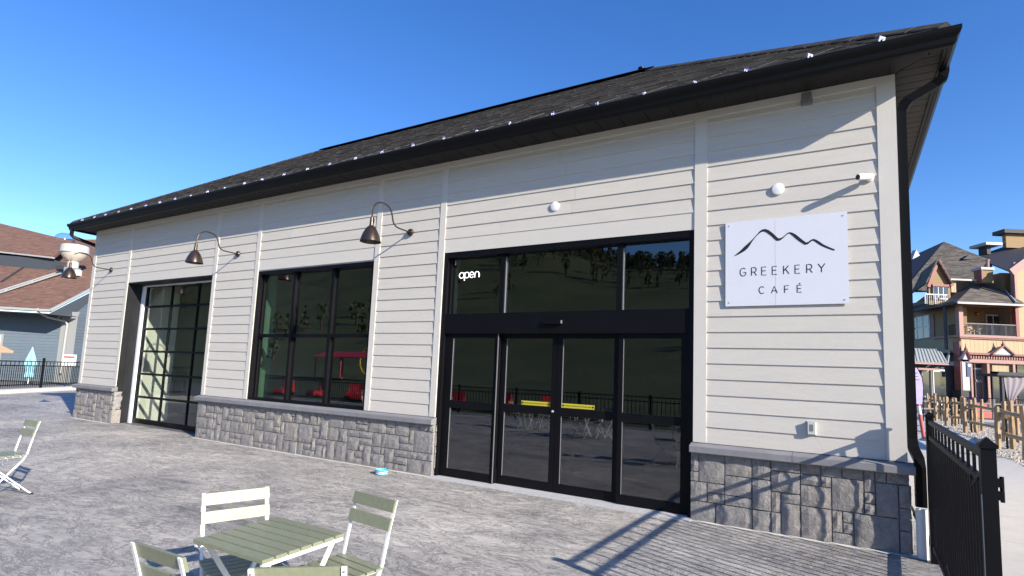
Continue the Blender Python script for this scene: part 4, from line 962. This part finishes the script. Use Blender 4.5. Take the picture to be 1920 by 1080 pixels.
m = MB(); m.box(-30*ps, -10.5*ps, -8*ps, 8*ps, 13*ps, 20*ps); m.build('grease_box', 'hdark', fe2)
m = MB(); m.box(11*ps, 18*ps, -6*ps, 4*ps, 2*ps, 14*ps); m.build('junction_box', 'boxgrey', fe2)
for o in (fe2,): o.rotation_euler = (0, 0, yaw); o.scale = (.88, .88, .95)
# cable tray climbing the roof
A, B = rf(-20, 557)+up*.12, rf(118, 514)+up*.18
tr = empty('roof_cable_tray', tuple((A+B)/2)); tag(tr, 'long galvanised cable tray lying across the brown roof to the fan', 'cable tray')
To = tr.location.copy(); dd = (B-A).normalized(); sd = dd.cross(n_roof).normalized()
for s in (-1, 1):
    m = MB(); m.tube([A+sd*s*.16-To, B+sd*s*.16-To], (.03, .05), 4); m.build('side_rail', 'gutterw', tr)
n = 26
for i in range(n): 
    p = A.lerp(B, (i+.5)/n)-To; m = MB(); m.tube([p-sd*.16, p+sd*.16], .02, 4); m.build('rung', 'steel', tr)
for t in (.2, .55, .97):
    p = A.lerp(B, t)-To; m = MB(); m.tube([p-up*.25, p], .035, 6); m.build('support', 'hwhite', tr)
# skylight bubble behind the ridge
bc = rf(99, 447, .9)+fwh*1.0; rb = 19*ps*1.04
o = MB().lathe([(rb, -.3), (rb*1.0, rb*.1), (rb*.92, rb*.45), (rb*.7, rb*.75), (rb*.4, rb*.93), (0, rb)], (0, 0, 0), 24).build('skylight_dome', 'dome', None, True); o.location = bc; tag(o, 'clear domed skylight bubble poking above the brown ridge', 'skylight')
# closed parasol, stall roof, notice behind the kerb fence
pc = dep(50, 735, 26.5); pc.z = 0
um = empty('closed_parasol', tuple(pc)); um.scale = (.8, .8, .88); tag(um, 'closed aqua parasol behind the black fence at far left', 'parasol')
MB().tube([(0, 0, 0), (0, 0, 2.05)], .022, 8).build('pole', 'hwhite', um)
m = MB(); vs = []; n = 16
prof = [(.03, 2.0), (.12, 1.75), (.22, 1.45), (.30, 1.15), (.27, 1.1), (.17, .8), (.22, .45), (.0, .45)]
for r, z in prof:
    for k in range(n): q = r*(1.0 if k % 2 else .72); a = 2*math.pi*k/n; vs.append((q*math.cos(a), q*math.sin(a), z))
m.add(vs, [(i*n+k, i*n+(k+1) % n, (i+1)*n+(k+1) % n, (i+1)*n+k) for i in range(len(prof)-1) for k in range(n)]); m.build('canopy', 'aqua', um)
MB().lathe([(0, 0), (.045, 0), (.045, .06), (0, .08)], (0, 0, 2.0), 8).build('finial', 'tan', um)
MB().lathe([(0, 0), (.28, 0), (.28, .06), (.05, .1), (0, .1)], (0, 0, 0), 16).build('base', 'grey', um)
sc = dep(-40, 700, 26.5); sc.z = 0; st = empty('food_stall', tuple(sc), yaw); tag(st, 'small orange wooden stall with tan roof at the left edge behind the fence', 'stall')
MB().box(-1.3, .35, -.5, .5, 0, 1.35).build('stall_body', 'orange', st); m = MB(); m.extr([(-1.6, -.7, 1.95), (-.5, -.7, 2.15), (.86, -.7, 1.60), (.86, -.7, 1.50), (-.5, -.7, 2.02), (-1.6, -.7, 1.85)], (0, 1.4, 0)); m.build('stall_roof', 'tan', st); MB().box(-1.3, .3, -.48, .48, 1.351, 1.62).build('fascia_panel', 'orange', st)
nc = dep(130, 676, 26.0); o = MB().box(-.3, .3, -.03, .03, -.28, .28).build('notice_board', 'hwhite'); o.location = nc; o.rotation_euler = (0, 0, yaw); tag(o, 'small pale notice board behind the fence beside the cafe corner', 'notice board')
MB().box(-.25, .25, -.034, -.031, .12, .2).build('red_stripe', 'redw', o)
MB().box(-.02, .02, -.02, .02, -nc.z, -.28).build('leg', 'grey', o)

# ------------------------------------------------------------------ right: split rail fence and lawn edge
sf = empty('split_rail_fence', (20.2, 13.6, 0)); tag(sf, 'new golden split rail cedar fence along the pebble strip at right', 'fence')
SO = Vector((20.2, 13.6, 0)); rsf = random.Random(9)
def logp(a, b, r0, r1, name, mt, parent, seed, n=5):
    rr = random.Random(seed); a, b = Vector(a), Vector(b); m = MB(); P = []; Rr = []
    for i in range(n):
        t = i/(n-1); P.append(a.lerp(b, t)+Vector((rr.uniform(-.012, .012), rr.uniform(-.012, .012), rr.uniform(-.01, .01)))); k = r0+(r1-r0)*t; Rr.append((k*rr.uniform(.85, 1.15), k*rr.uniform(.75, 1.1)))
    m.tube(P, Rr, 6); return m.build(name, mt, parent)
prs = [(19.98, 10.6), (20.05, 13.65), (20.75, 16.6), (20.25, 19.9), (20.75, 21.9), (20.2, 23.9), (20.75, 26.2), (20.35, 28.3), (20.75, 30.5), (20.45, 32.3), (20.75, 34.6)]
for i, (x, y) in enumerate(prs):
    for k in (-1, 1):
        ox = k*.17; h = rsf.uniform(1.12, 1.34)
        b = Vector((x+ox, y+k*.05, -.1))-SO; t = Vector((x+ox+rsf.uniform(-.03, .03), y+k*.05, h))-SO
        logp(b, t, .075, .062, 'post', 'cedar', sf, i*7+k)
    m = MB(); m.tube([Vector((x+.02, y-.06, 0))-SO, Vector((x+.02, y-.06, .98))-SO], .028, 6); m.build('stake', 'black', sf)
for i in range(len(prs)-1):
    a, b = prs[i], prs[i+1]
    for z in (.42, .92):
        logp(Vector((a[0], a[1]-.25, z+rsf.uniform(-.06, .06)))-SO, Vector((b[0], b[1]+.25, z+rsf.uniform(-.06, .1)))-SO, .062, .05, 'rail', 'cedar', sf, 100+i*3+int(z*10))
# red marker pole beside the walk, feather banner
mp_ = dep(1731, 790, 17.5); mp_.z = 0
o = MB().lathe([(.05, 0), (.05, 1.02), (.035, 1.06), (0, 1.06)], (0, 0, 0), 12).build('marker_post', 'redw'); o.location = mp_; o.rotation_euler = (0, R_(-6), 0); tag(o, 'slanting faded red marker post beside the walkway', 'marker post')
MB().lathe([(.052, .74), (.052, 1.0), (.0515, 1.0), (.0515, .74)], (0, 0, 0), 12).build('white_band', 'hwhite', o)
bp_ = dep(1716, 800, 27); bp_.z = 0
bn = empty('feather_banner', tuple(bp_), yaw); tag(bn, 'lilac feather banner flag printed with dark lines at the walkway end', 'banner')
pr = [(-.55, .8), (.38, .8), (.45, 1.6), (.40, 2.1), (.20, 2.5), (-.15, 2.72), (-.55, 2.8)]
MB().extr([(x, 0, z) for x, z in pr], (0, .02, 0)).build('flag', 'purple', bn)
m = MB(); m.tube([(.42, .01, .05), (.47, .01, 1.6), (.42, .01, 2.15), (.22, .01, 2.54), (-.15, .01, 2.76), (-.55, .01, 2.83)], .018, 6); m.build('pole', 'black', bn)
m = MB(); m.tube([(-.4, 0, 0), (-.15, 0, .8)], .015, 5); m.tube([(.2, -.3, 0), (.1, 0, .8)], .015, 5); m.build('stand', 'grey', bn)
rb_ = random.Random(4); m = MB()
for k in range(9): m.box(-.45, rb_.uniform(-.1, .3), -.008, -.002, 1.0+k*.16, 1.0+k*.16+.03)
m.build('print_lines', 'hdark', bn)

# ------------------------------------------------------------------ hotel across the road
HD_ = 40.0
hotel = empty('hotel', tuple(dep(1850, 780, HD_))); hotel.location.z = 0; HB = hotel.location.copy()
tag(hotel, 'ochre and dusty red hotel with grey-brown roofs, balcony and shopfronts at right', 'building')
def hp(o, parent_is_hotel=True): o.matrix_basis = Matrix.Translation(-HB) @ o.matrix_basis; return o
def H(u, v, d=0.0): return dep(u, v, HD_+d)
def hwall(name, mt, u0, u1, v0, v1, d=0.0, t=.3, par=None):
    """upright slab facing the camera: top edge at photo row v0, foot at v1"""
    um = (u0+u1)/2; a = H(u0, v1, d); b = H(u1, v1, d); z0 = H(um, v1, d).z; z1 = H(um, v0, d).z
    a.z = b.z = z0
    P = [a, b, b+up*(z1-z0), a+up*(z1-z0)]
    return hp(panel(name, P, mt, hotel, t, ex=rgt))
def hbox(name, mt, u0, u1, v0, v1, d0, d1):
    um = (u0+u1)/2; a, b = H(u0, v1, d0), H(u1, v1, d0); z0, z1 = H(um, v1, d0).z, H(um, v0, d0).z
    q = [a, b, b+fwh*(d1-d0), a+fwh*(d1-d0)]
    m = MB(); m.hexa([(p.x, p.y, z0) for p in q]+[(p.x, p.y, z1) for p in q]); return hp(m.build(name, mt, hotel))
def hwin(u0, u1, v0, v1, d, cols, rows, fr='hwhite'):
    w = hbox('window', fr, u0, u1, v0, v1, d-.06, d+.05); a = H(u0, v1, d-.07); b = H(u1, v0, d-.07); Wd = (b-a).dot(rgt); Hh = H((u0+u1)/2, v0, d).z-H((u0+u1)/2, v1, d).z
    z0 = H((u0+u1)/2, v1, d).z
    for i in range(cols):
        for j in range(rows):
            x0, x1 = Wd*(i+.07)/cols, Wd*(i+.93)/cols; y0, y1 = Hh*(j+.08)/rows, Hh*(j+.94)/rows
            q = [a+rgt*x0, a+rgt*x1, a+rgt*x1+fwh*.004, a+rgt*x0+fwh*.004]; m = MB()
            m.hexa([(p.x, p.y, z0+y0) for p in q]+[(p.x, p.y, z0+y1) for p in q]); m.build('pane', 'fglass', w)
    return w
def hroof(name, pts, mt='hotelsh', t=.15): return hp(panel(name, [H(*p) for p in pts], mt, hotel, t))
# main masses (upright walls with real depth)
hbox('wall', 'hdark', 1640, 1803, 640, 800, 8.0, 12.0)
hbox('wall', 'hy', 1803, 1990, 634, 664, 0.0, 9.0)
hbox('wall', 'hdark', 1809, 1990, 664, 800, 1.0, 9.0)
hbox('balcony_back_wall', 'ho', 1785, 1990, 560, 634, 2.6, 9.0)
def wd_(u): return 1/((1/40.6)+(1/49.0-1/40.6)*(1800-u)/110.0)-HD_
def lw(name, mt, u0, u1, v0, v1, off=0.0, t=.3, ref=None):
    """slab in the wing wall that runs back to the left; rows v0/v1 are read at column ref"""
    ref = ref or (u0+u1)/2; z0, z1 = H(ref, v1, wd_(ref)).z, H(ref, v0, wd_(ref)).z
    a, b = H(u0, 630, wd_(u0)), H(u1, 630, wd_(u1)); w = (b-a); w.z = 0; w.normalize(); n = Vector((w.y, -w.x, 0)); a, b = a+n*off, b+n*off
    q = [a, b, b-n*t, a-n*t]; m = MB(); m.hexa([(p.x, p.y, z0) for p in q]+[(p.x, p.y, z1) for p in q]); return hp(m.build(name, mt, hotel))
lw('wall', 'ho', 1690, 1803, 576, 660, 0, .4, 1750)
w = lw('window', 'hwhite', 1711, 1745.5, 593, 635, .06, .1)
for k in range(3):
    for v0, v1 in ((594.5, 613), (615.5, 634)):
        u0 = 1712+k*11.3; z0, z1 = H(1728, v1, wd_(1728)).z, H(1728, v0, wd_(1728)).z; a, b = H(u0, 630, wd_(u0)), H(u0+9.6, 630, wd_(u0+9.6)); ww = (b-a); ww.z = 0; ww.normalize(); n = Vector((ww.y, -ww.x, 0))
        q = [a+n*.08, b+n*.08, b+n*.062, a+n*.062]; m = MB(); m.hexa([(p.x, p.y, z0) for p in q]+[(p.x, p.y, z1) for p in q]); m.build('pane', 'fglass', w)
lw('trim', 'hpink', 1690, 1800, 580, 590, .05, .06, 1750); lw('trim', 'hpink', 1747, 1753, 590, 640, .05, .06); lw('trim', 'hpink', 1690, 1800, 637, 643, .05, .06, 1750)
hbox('downpipe', 'hdark', 1775, 1778, 575, 655, .6, .8)
# shopfront: cornice, dentils, pilasters
hbox('cornice', 'hpink', 1818, 1990, 664, 668, -.35, .0); hbox('cornice', 'hpinkl', 1818, 1990, 674, 683, -.12, .0)
dm = None; a = H(1819, 670.5, -.14); b = H(1985, 670.5, -.14); z = H(1870, 670.5, -.14).z
hbox('frieze', 'hpink', 1818, 1990, 668, 674, -.06, 0.0)
for i in range(34):
    p = H(1820+i*4.8, 671, -.2); m = MB(); q = [p, p+rgt*.085, p+rgt*.085+fwh*.13, p+fwh*.13]; m.hexa([(k.x, k.y, z-.12) for k in q]+[(k.x, k.y, z+.07) for k in q]); hp(m.build('dentil', 'hpinkl', hotel))
for u0, u1 in ((1825, 1828.5), (1856.5, 1861), (1905.5, 1910)): hbox('pilaster', 'hpinkl', u0, u1, 682, 800, -.08, 1.0)
hbox('corner_pier', 'hgrey', 1806, 1819, 678, 732, -.15, 1.0); hbox('pier_base', 'hdark', 1805, 1820, 732, 800, -.2, 1.0); hbox('side_panel', 'hy', 1819.5, 1824.5, 682, 735, -.02, 1.0)
hbox('pier_edge', 'hpink', 1803, 1806, 640, 735, -.12, .5)
hwin(1828.5, 1856, 681, 691, .5, 2, 1); hbox('transom_bar', 'hwhite', 1828.5, 1856, 691, 693, .42, .6); hwin(1830, 1855, 694, 760, .55, 1, 1, 'hdark')
hbox('panel', 'hy', 1861, 1899, 683, 697, .1, .6); hwin(1863, 1904, 703, 760, .6, 2, 1, 'hdark'); hwin(1910, 1950, 681, 760, .5, 3, 1, 'hdark')
m = MB()
for k in range(9):
    x = k*.07; p = H(1831+k*2.4, 760, .46); m.tube([(p.x, p.y, H(1842, 755, .46).z), (p.x, p.y, H(1842, 694, .46).z)], .028, 5)
hp(m.build('drape', 'curtain', hotel))
sq = MB(); sq.tube([(-.36, 0, .14), (-.30, 0, -.06), (-.24, 0, .10), (-.17, 0, -.04), (-.12, 0, .05), (-.05, 0, .16), (-.02, 0, -.06), (.04, 0, .05), (.10, 0, -.05), (.16, 0, .05), (.22, 0, -.04), (.28, 0, .04), (.36, 0, -.03)], .018, 4)
o = sq.build('window_script', 'hwhite', hotel); P = H(1840, 716, .40)-HB
o.matrix_basis = Matrix.Translation(P) @ Matrix.Rotation(yaw, 4, 'Z')
# small ornamental gables with finials
def gable(uc, w, v0, v1, d, mt):
    a, b, c = H(uc-w, v1, d), H(uc+w, v1, d), H(uc, v0, d); a.z = b.z = (a.z+b.z)/2
    m = MB(); m.extr([a, b, c], fwh*.35); hp(m.build('ornamental_gable', mt, hotel))
    m = MB(); m.tube([a-fwh*.05, c-fwh*.05+up*.05], (.05, .07), 4); m.tube([c-fwh*.05+up*.05, b-fwh*.05], (.05, .07), 4); hp(m.build('gable_trim', 'hpink', hotel))
    m = MB(); m.tube([c, c+up*.12, c+up*.2, c+up*.5], [.12, .12, .06, .01], 6); hp(m.build('finial', 'hpink', hotel))
gable(1881, 21, 649, 665, -.4, 'hgrey'); gable(1811, 8, 657, 674, -.35, 'hgrey')
hbox('blade_sign', 'navy', 1813.5, 1821, 679, 707, -.75, -.65)
m = MB(); c = H(1817.2, 685, -.77); m.lathe([(.07, 0), (.11, 0), (.11, .01), (.07, .01)], c, 14, axis=-fwh); hp(m.build('blade_emblem', 'hwhite', hotel))
# balcony: floor edge, posts, railing, door, soffit
hbox('balcony_floor', 'hpinkl', 1800, 1990, 631, 635, -.15, 2.6); hbox('balcony_band', 'hpink', 1800, 1990, 635, 638, -.1, 0.4)
hbox('balcony_post', 'hpinkl', 1800, 1808, 572, 634, -.05, .3); hbox('balcony_post', 'hpink', 1907, 1913, 572, 634, -.05, .3)
hbox('balcony_beam', 'hpink', 1795, 1918, 568, 574, -.1, .35); hbox('balcony_ceiling', 'ho', 1795, 1918, 566, 568, -.05, 2.6)
hwin(1852, 1874, 590, 633, 2.5, 2, 1)
hwin(1789, 1799, 588, 628, 2.4, 1, 2)
m = MB(); a, b = H(1808, 608, 0), H(1907, 611, 0); zt = H(1857, 608, 0).z; zb = H(1857, 630.5, 0).z; a.z = b.z = zt
m.tube([a, b], (.03, .025), 4); a2, b2 = a.copy(), b.copy(); a2.z = b2.z = zb+.05; m.tube([a2, b2], .02, 4)
for i in range(1, 46):
    p = a.lerp(b, i/46); m.tube([(p.x, p.y, zb), (p.x, p.y, zt)], .011 if i % 12 else .03, 4)
hp(m.build('balcony_railing', 'grey', hotel))
m = MB(); a = H(1800, 609, .1); b = H(1778, 613, 2.0); a.z = b.z = zt
m.tube([a, b], (.03, .025), 4)
for i in range(0, 13): p = a.lerp(b, i/12); m.tube([(p.x, p.y, zb), (p.x, p.y, zt)], .011, 4)
hp(m.build('balcony_railing', 'black', hotel))
m = MB(); c = H(1832, 588, 2.5); m.lathe([(0, 0), (.14, 0), (.11, .12), (0, .14)], c, 10, axis=-fwh); hp(m.build('balcony_lamp', 'copper', hotel))
# roofs
E0, E1 = H(1793, 568, -.7), H(1921, 571, -.7); zz = (E0.z+E1.z)/2; E0.z = E1.z = zz
T0, T1 = H(1834, 524, 3.4), H(1868, 530, 3.4); T0.z = T1.z = (T0.z+T1.z)/2
hp(panel('porch_roof', [E0, E1, T1, T0], 'hotelsh', hotel, .12, ex=rgt))
L0 = H(1690, 590, 6.2); L0.z = zz
T2 = T0+(L0-E0)*.9
hp(panel('porch_roof', [E0, T0, T2, L0], 'hotelsh', hotel, .12))
hp(panel('porch_roof', [E1, H(1921, 560, 3.4), T1], 'hotelsh', hotel, .12))
m = MB(); m.tube([E0-up*.03-fwh*.06, E1-up*.03-fwh*.06], (.07, .08), 4); hp(m.build('gutter', 'gutterw', hotel)); m = MB(); m.tube([E0-up*.03, L0-up*.03], (.07, .08), 4); hp(m.build('gutter', 'hdark', hotel))
m = MB(); m.tube([H(1874, 512, 2.6), H(1876, 532, 2.5), H(1885, 545, 1.6), H(1905, 567, -.5)], .07, 6); hp(m.build('downpipe', 'gutterw', hotel))
P0, P1, P2 = H(1757, 486, 1.9), H(1784, 525, 1.9), H(1736, 537, 1.9); P1.z = P2.z = (P1.z+P2.z)/2; bk = fwh*5.0+rgt*2.4
hp(panel('dormer_roof', [P0, P0+bk, P1+bk, P1], 'hotelsh', hotel, .1, ex=bk)); hp(panel('dormer_roof', [P0, P2, P2+bk, P0+bk], 'hotelsh', hotel, .1, ex=bk))
a, b, c = H(1741, 535, 2.2), H(1781, 526, 2.2), H(1757, 491, 2.2); a.z = b.z = min(a.z, b.z); f0, f1 = a.copy(), b.copy(); f0.z = f1.z = H(1760, 572, 2.2).z
hp(panel('dormer_wall', [f0, f1, b, c, a], 'ho', hotel, .2, ex=rgt))
m = MB(); m.tube([a-rgt*.1-up*.15-fwh*.1, c-fwh*.1+up*.1], (.06, .12), 4, flat=(fwh.x, fwh.y, 0)); m.tube([c-fwh*.1+up*.1, b+rgt*.1-fwh*.1], (.06, .12), 4, flat=(fwh.x, fwh.y, 0)); hp(m.build('barge_board', 'hpink', hotel))
hwin(1751, 1778, 537, 561, 2.1, 3, 1); hbox('window_head', 'hpink', 1749, 1780, 533, 537, 1.95, 2.15)
hbox('dormer_side', 'hy', 1784, 1793, 528, 548, 2.3, 4.5); hbox('dormer_side', 'ho', 1793, 1832, 526, 552, 3.4, 5.0); hbox('eave_board', 'gutterw', 1783, 1832, 523, 526, 2.0, 2.3)
# roof deck railing on the left wing
m = MB(); a, b = H(1735, 553, 1.7), H(1776, 553, 1.7); a.z = b.z; m.tube([a, b], .03, 4)
for i in range(12): p = a.lerp(b, i/11); m.tube([p, p-up*.75], .012 if i % 5 else .05, 4)
hp(m.build('deck_railing', 'hwhite', hotel))
# big roofs behind: each a plane through three points
def hplane(name, tri, poly, mt, t=.15):
    A, B, C2 = [H(*p) for p in tri]; n = (B-A).cross(C2-A).normalized()
    return hp(panel(name, [onplane(u, v, A, n) for u, v in poly], mt, hotel, t))
hplane('main_roof', [(1770, 453, 15), (1700, 537, 8.5), (1862, 490, 9.5)], [(1770, 453), (1862, 490), (1850, 545), (1700, 545), (1700, 537)], 'hotelsh')
hp(panel('main_roof', [H(1770, 453, 15.02), H(1700, 537, 8.6), H(1690, 489, 17)], 'hdark', hotel, .1))  # left slope in shade, darkened by its colour instead of shingles
hp(panel('side_roof', [H(1826, 482, 13), H(1990, 425, 17), H(1892, 508, 4.5)], 'hdark', hotel, .1))  # unlit roof slope, its shade put into the dark colour
hp(panel('side_roof', [H(1990, 425, 17), H(1990, 500, 4), H(1892, 508, 4.5)], 'hdark', hotel, .1))  # rest of the unlit slope, shade in the colour again
hbox('roof_block', 'hdark', 1851, 1858, 458, 476, 12.5, 13.5); hbox('roof_block_cap', 'hgrey', 1849, 1880, 454, 459, 12.0, 14)
hwall('upper_wall', 'ho', 1887, 1990, 437, 466, 12, .4); hbox('upper_parapet', 'hdark', 1884, 1990, 431, 438, 11.6, 13)
m = MB(); a = H(1817, 468, 11.0); hp(panel('vent_gable', [H(1806, 486, 10.5), H(1825, 486, 10.5), H(1817, 478, 10.5)], 'hdark', hotel, .6))
m = MB(); hp(panel('skylight_gable', [H(1711, 486, 8.8), H(1725, 479, 8.8), H(1718, 468, 8.8)], 'hgrey', hotel, .5))
# right gabled bay
hp(panel('gable_bay_wall', [H(1906, 640, .6), H(1990, 640, .6), H(1990, 470, .6), H(1960, 462, .6), H(1906, 494, .6)], 'hy', hotel, .5, ex=rgt))
hbox('corner_board', 'hpinkl', 1905, 1910, 492, 570, .4, .65); m = MB(); m.tube([H(1895, 511, .2), H(1962, 462, .2)], (.12, .28), 4, flat=(fwh.x, fwh.y, 0)); hp(m.build('barge_board', 'hpinkl', hotel))
hbox('bay_return', 'ho', 1880, 1905, 512, 560, 1.6, 4.0)
# chimney
ch = hbox('chimney', 'ho', 1843, 1863, 505, 530, 1.6, 2.4); hbox('chimney_cap', 'hgrey', 1840, 1865, 501, 505.5, 1.5, 2.5); hbox('chimney_corner', 'hpink', 1841.5, 1844, 505, 530, 1.55, 2.0)
p = H(1852, 501, 2.0); m = MB(); m.lathe([(.11, 0), (.11, .5), (.15, .5), (.15, .6), (0, .6)], p, 12); hp(m.build('flue', 'hpinkl', hotel))
# awning over the left shop and its dark front
A0, A1 = H(1690, 676, -.8), H(1777, 681, -.8); A1.z = A0.z = (A0.z+A1.z)/2; B0, B1 = H(1690, 652, 1.1), H(1763, 655, 1.1); B1.z = B0.z = (B0.z+B1.z)/2
hp(panel('awning', [A0, A1, B1, B0], 'metalroof', hotel, .06, ex=rgt))
hp(panel('awning', [A1, A1+fwh*1.6+rgt*.9, B1+rgt*.7], 'metalroof', hotel, .06))
n = Vector((A1-A0)).cross(B0-A0).normalized(); n = n if n.z > 0 else -n
for i in range(13):
    t = (i+.5)/13; m = MB(); m.tube([A0.lerp(A1, t)+n*.02, B0.lerp(B1, t)+n*.02], (.018, .03), 4, flat=tuple(n)); hp(m.build('awning_rib', 'steel', hotel))
m = MB(); m.tube([A0-up*.12, A1-up*.12], (.05, .12), 4); hp(m.build('awning_fascia', 'hpinkl', hotel))
hbox('shop_front', 'hdark', 1640, 1803, 683, 800, .6, 1.2)
hwin(1752, 1774, 693, 760, .5, 1, 1); hwin(1730, 1744, 693, 745, .5, 1, 1, 'hgrey')
hbox('porch_beam', 'hpinkl', 1715, 1760, 690, 694, -.5, -.2); p = H(1747, 760, -.35); m = MB(); m.tube([(p.x, p.y, 0), (p.x, p.y, H(1747, 694, -.35).z)], .1, 7); hp(m.build('porch_post', 'oldwood', hotel))
# balcony chair
bc_ = H(1823, 631, 1.0); e = empty('balcony_chair', tuple(bc_), yaw); e.location.z = H(1823, 631, 1.0).z; tag(e, 'yellow slatted chair on the hotel balcony', 'chair')
for k in range(5): MB().hexa([(-.32+k*.13, .25, .4), (-.21+k*.13, .25, .4), (-.21+k*.13, .29, .4), (-.32+k*.13, .29, .4), (-.34+k*.14, .5, 1.0), (-.22+k*.14, .5, 1.0), (-.22+k*.14, .54, 1.0), (-.34+k*.14, .54, 1.0)]).build('back_slat', 'tan', e)
MB().box(-.35, .35, -.3, .3, .34, .4).build('seat', 'tan', e)
for x in (-.36, .32):
    for y in (-.3, .22): MB().box(x, x+.05, y, y+.06, 0, .55).build('leg', 'tan', e)
    MB().box(x-.03, x+.09, -.36, .32, .55, .59).build('arm_rest', 'tan', e)
# terrace in front of the hotel: black railing, weathered rail fence, pavilion with drapes, tubs
def gpt(u, d): p = dep(u, 780, d); p.z = 0; return p
tr_ = empty('terrace_railing', tuple(gpt(1830, 35.5)), yaw); tag(tr_, 'thin black terrace railing in front of the hotel shopfronts', 'railing')
for z in (1.1, .15): MB().box(-4.2, 7, -.02, .02, z, z+.05).build('rail', 'black', tr_)
pk4 = MB().box(-.012, .012, -.012, .012, 0, 1.1).mesh('picket', 'black')
for i in range(86): link('picket', pk4, tr_, (-4.15+i*.13, 0, 0))
wf = empty('weathered_rail_fence', tuple(gpt(1860, 31.0)), yaw); tag(wf, 'old grey weathered rail fence between the road and the hotel terrace', 'fence')
for k, x in enumerate((-4.4, -2.15, .1, 1.95, 4.3)): logp((x, 0, -.1), (x+.03, 0, 1.15), .085, .07, 'post', 'oldwood', wf, 300+k)
for k, (x0, x1) in enumerate(((-4.4, -2.15), (-2.15, .1), (.1, 1.95), (1.95, 4.3))):
    for z in (.45, .85): logp((x0, .06, z), (x1, .06, z+.03), .055, .05, 'rail', 'oldwood', wf, 330+k*2+int(z*10))
pv = empty('drape_pavilion', tuple(gpt(1889, 34.0)), yaw); tag(pv, 'dark open pavilion with tied grey drapes in front of the shop', 'pavilion')
for x in (-.75, .95):
    for y in (-.6, .6): MB().box(x-.07, x+.07, y-.07, y+.07, 0, 2.5).build('post', 'hdark', pv)
MB().box(-1.1, 2.6, -.8, .8, 2.5, 2.66).build('roof_slab', 'hdark', pv); MB().extr([(-1.25, -.85, 2.55), (-1.1, -.85, 2.75), (2.6, -.85, 2.75), (2.6, -.85, 2.55)], (0, .06, 0)).build('fascia', 'hdark', pv)
def drape(x0, x1, xt, par):
    m = MB(); vs = []; nu, nv = 14, 10
    for j in range(nv+1):
        t = j/nv; z = 2.48-2.1*t
        for i in range(nu+1):
            s = i/nu; w = 1-.75*math.sin(math.pi*min(1, t*.62))**2 if t < .85 else .45
            x = (x0+(x1-x0)*s)*w+xt*(1-w); vs.append((x, -.7+.05*math.sin(s*22), z))
    m.add(vs, [(j*(nu+1)+i, j*(nu+1)+i+1, (j+1)*(nu+1)+i+1, (j+1)*(nu+1)+i) for j in range(nv) for i in range(nu)]); m.build('drape', 'curtain', par, True)
drape(-.7, .75, -.5, pv); drape(1.0, 2.3, 2.2, pv)
o = MB().lathe([(.2, 0), (.3, .35), (.28, .35), (.2, .3), (0, .3)], (0, 0, 0), 14).build('violet_tub', 'violet'); o.location = gpt(1826, 34.6); o.location.z = 0.78; tag(o, 'violet tub standing on a box by the shop corner pier', 'tub')
o2 = MB().box(-.35, .35, -.3, .3, 0, .78).build('planter_box', 'hdark'); o2.location = gpt(1826, 34.6); tag(o2, 'dark planter box under the violet tub by the shop corner', 'planter')
o = MB().box(-.6, .6, -.3, .3, 0, .55).build('terrace_bench', 'redw'); o.location = gpt(1838, 33.0); o.rotation_euler = (0, 0, yaw); tag(o, 'faded red bench box behind the split rail fence', 'bench')
MB().box(-.6, .6, .22, .3, .55, .85).build('backrest', 'redw', o)
sheet('lawn_strip', 22.2, 70, [33.6, 36.4], .002, 'grass')
bpy.context.view_layer.update()
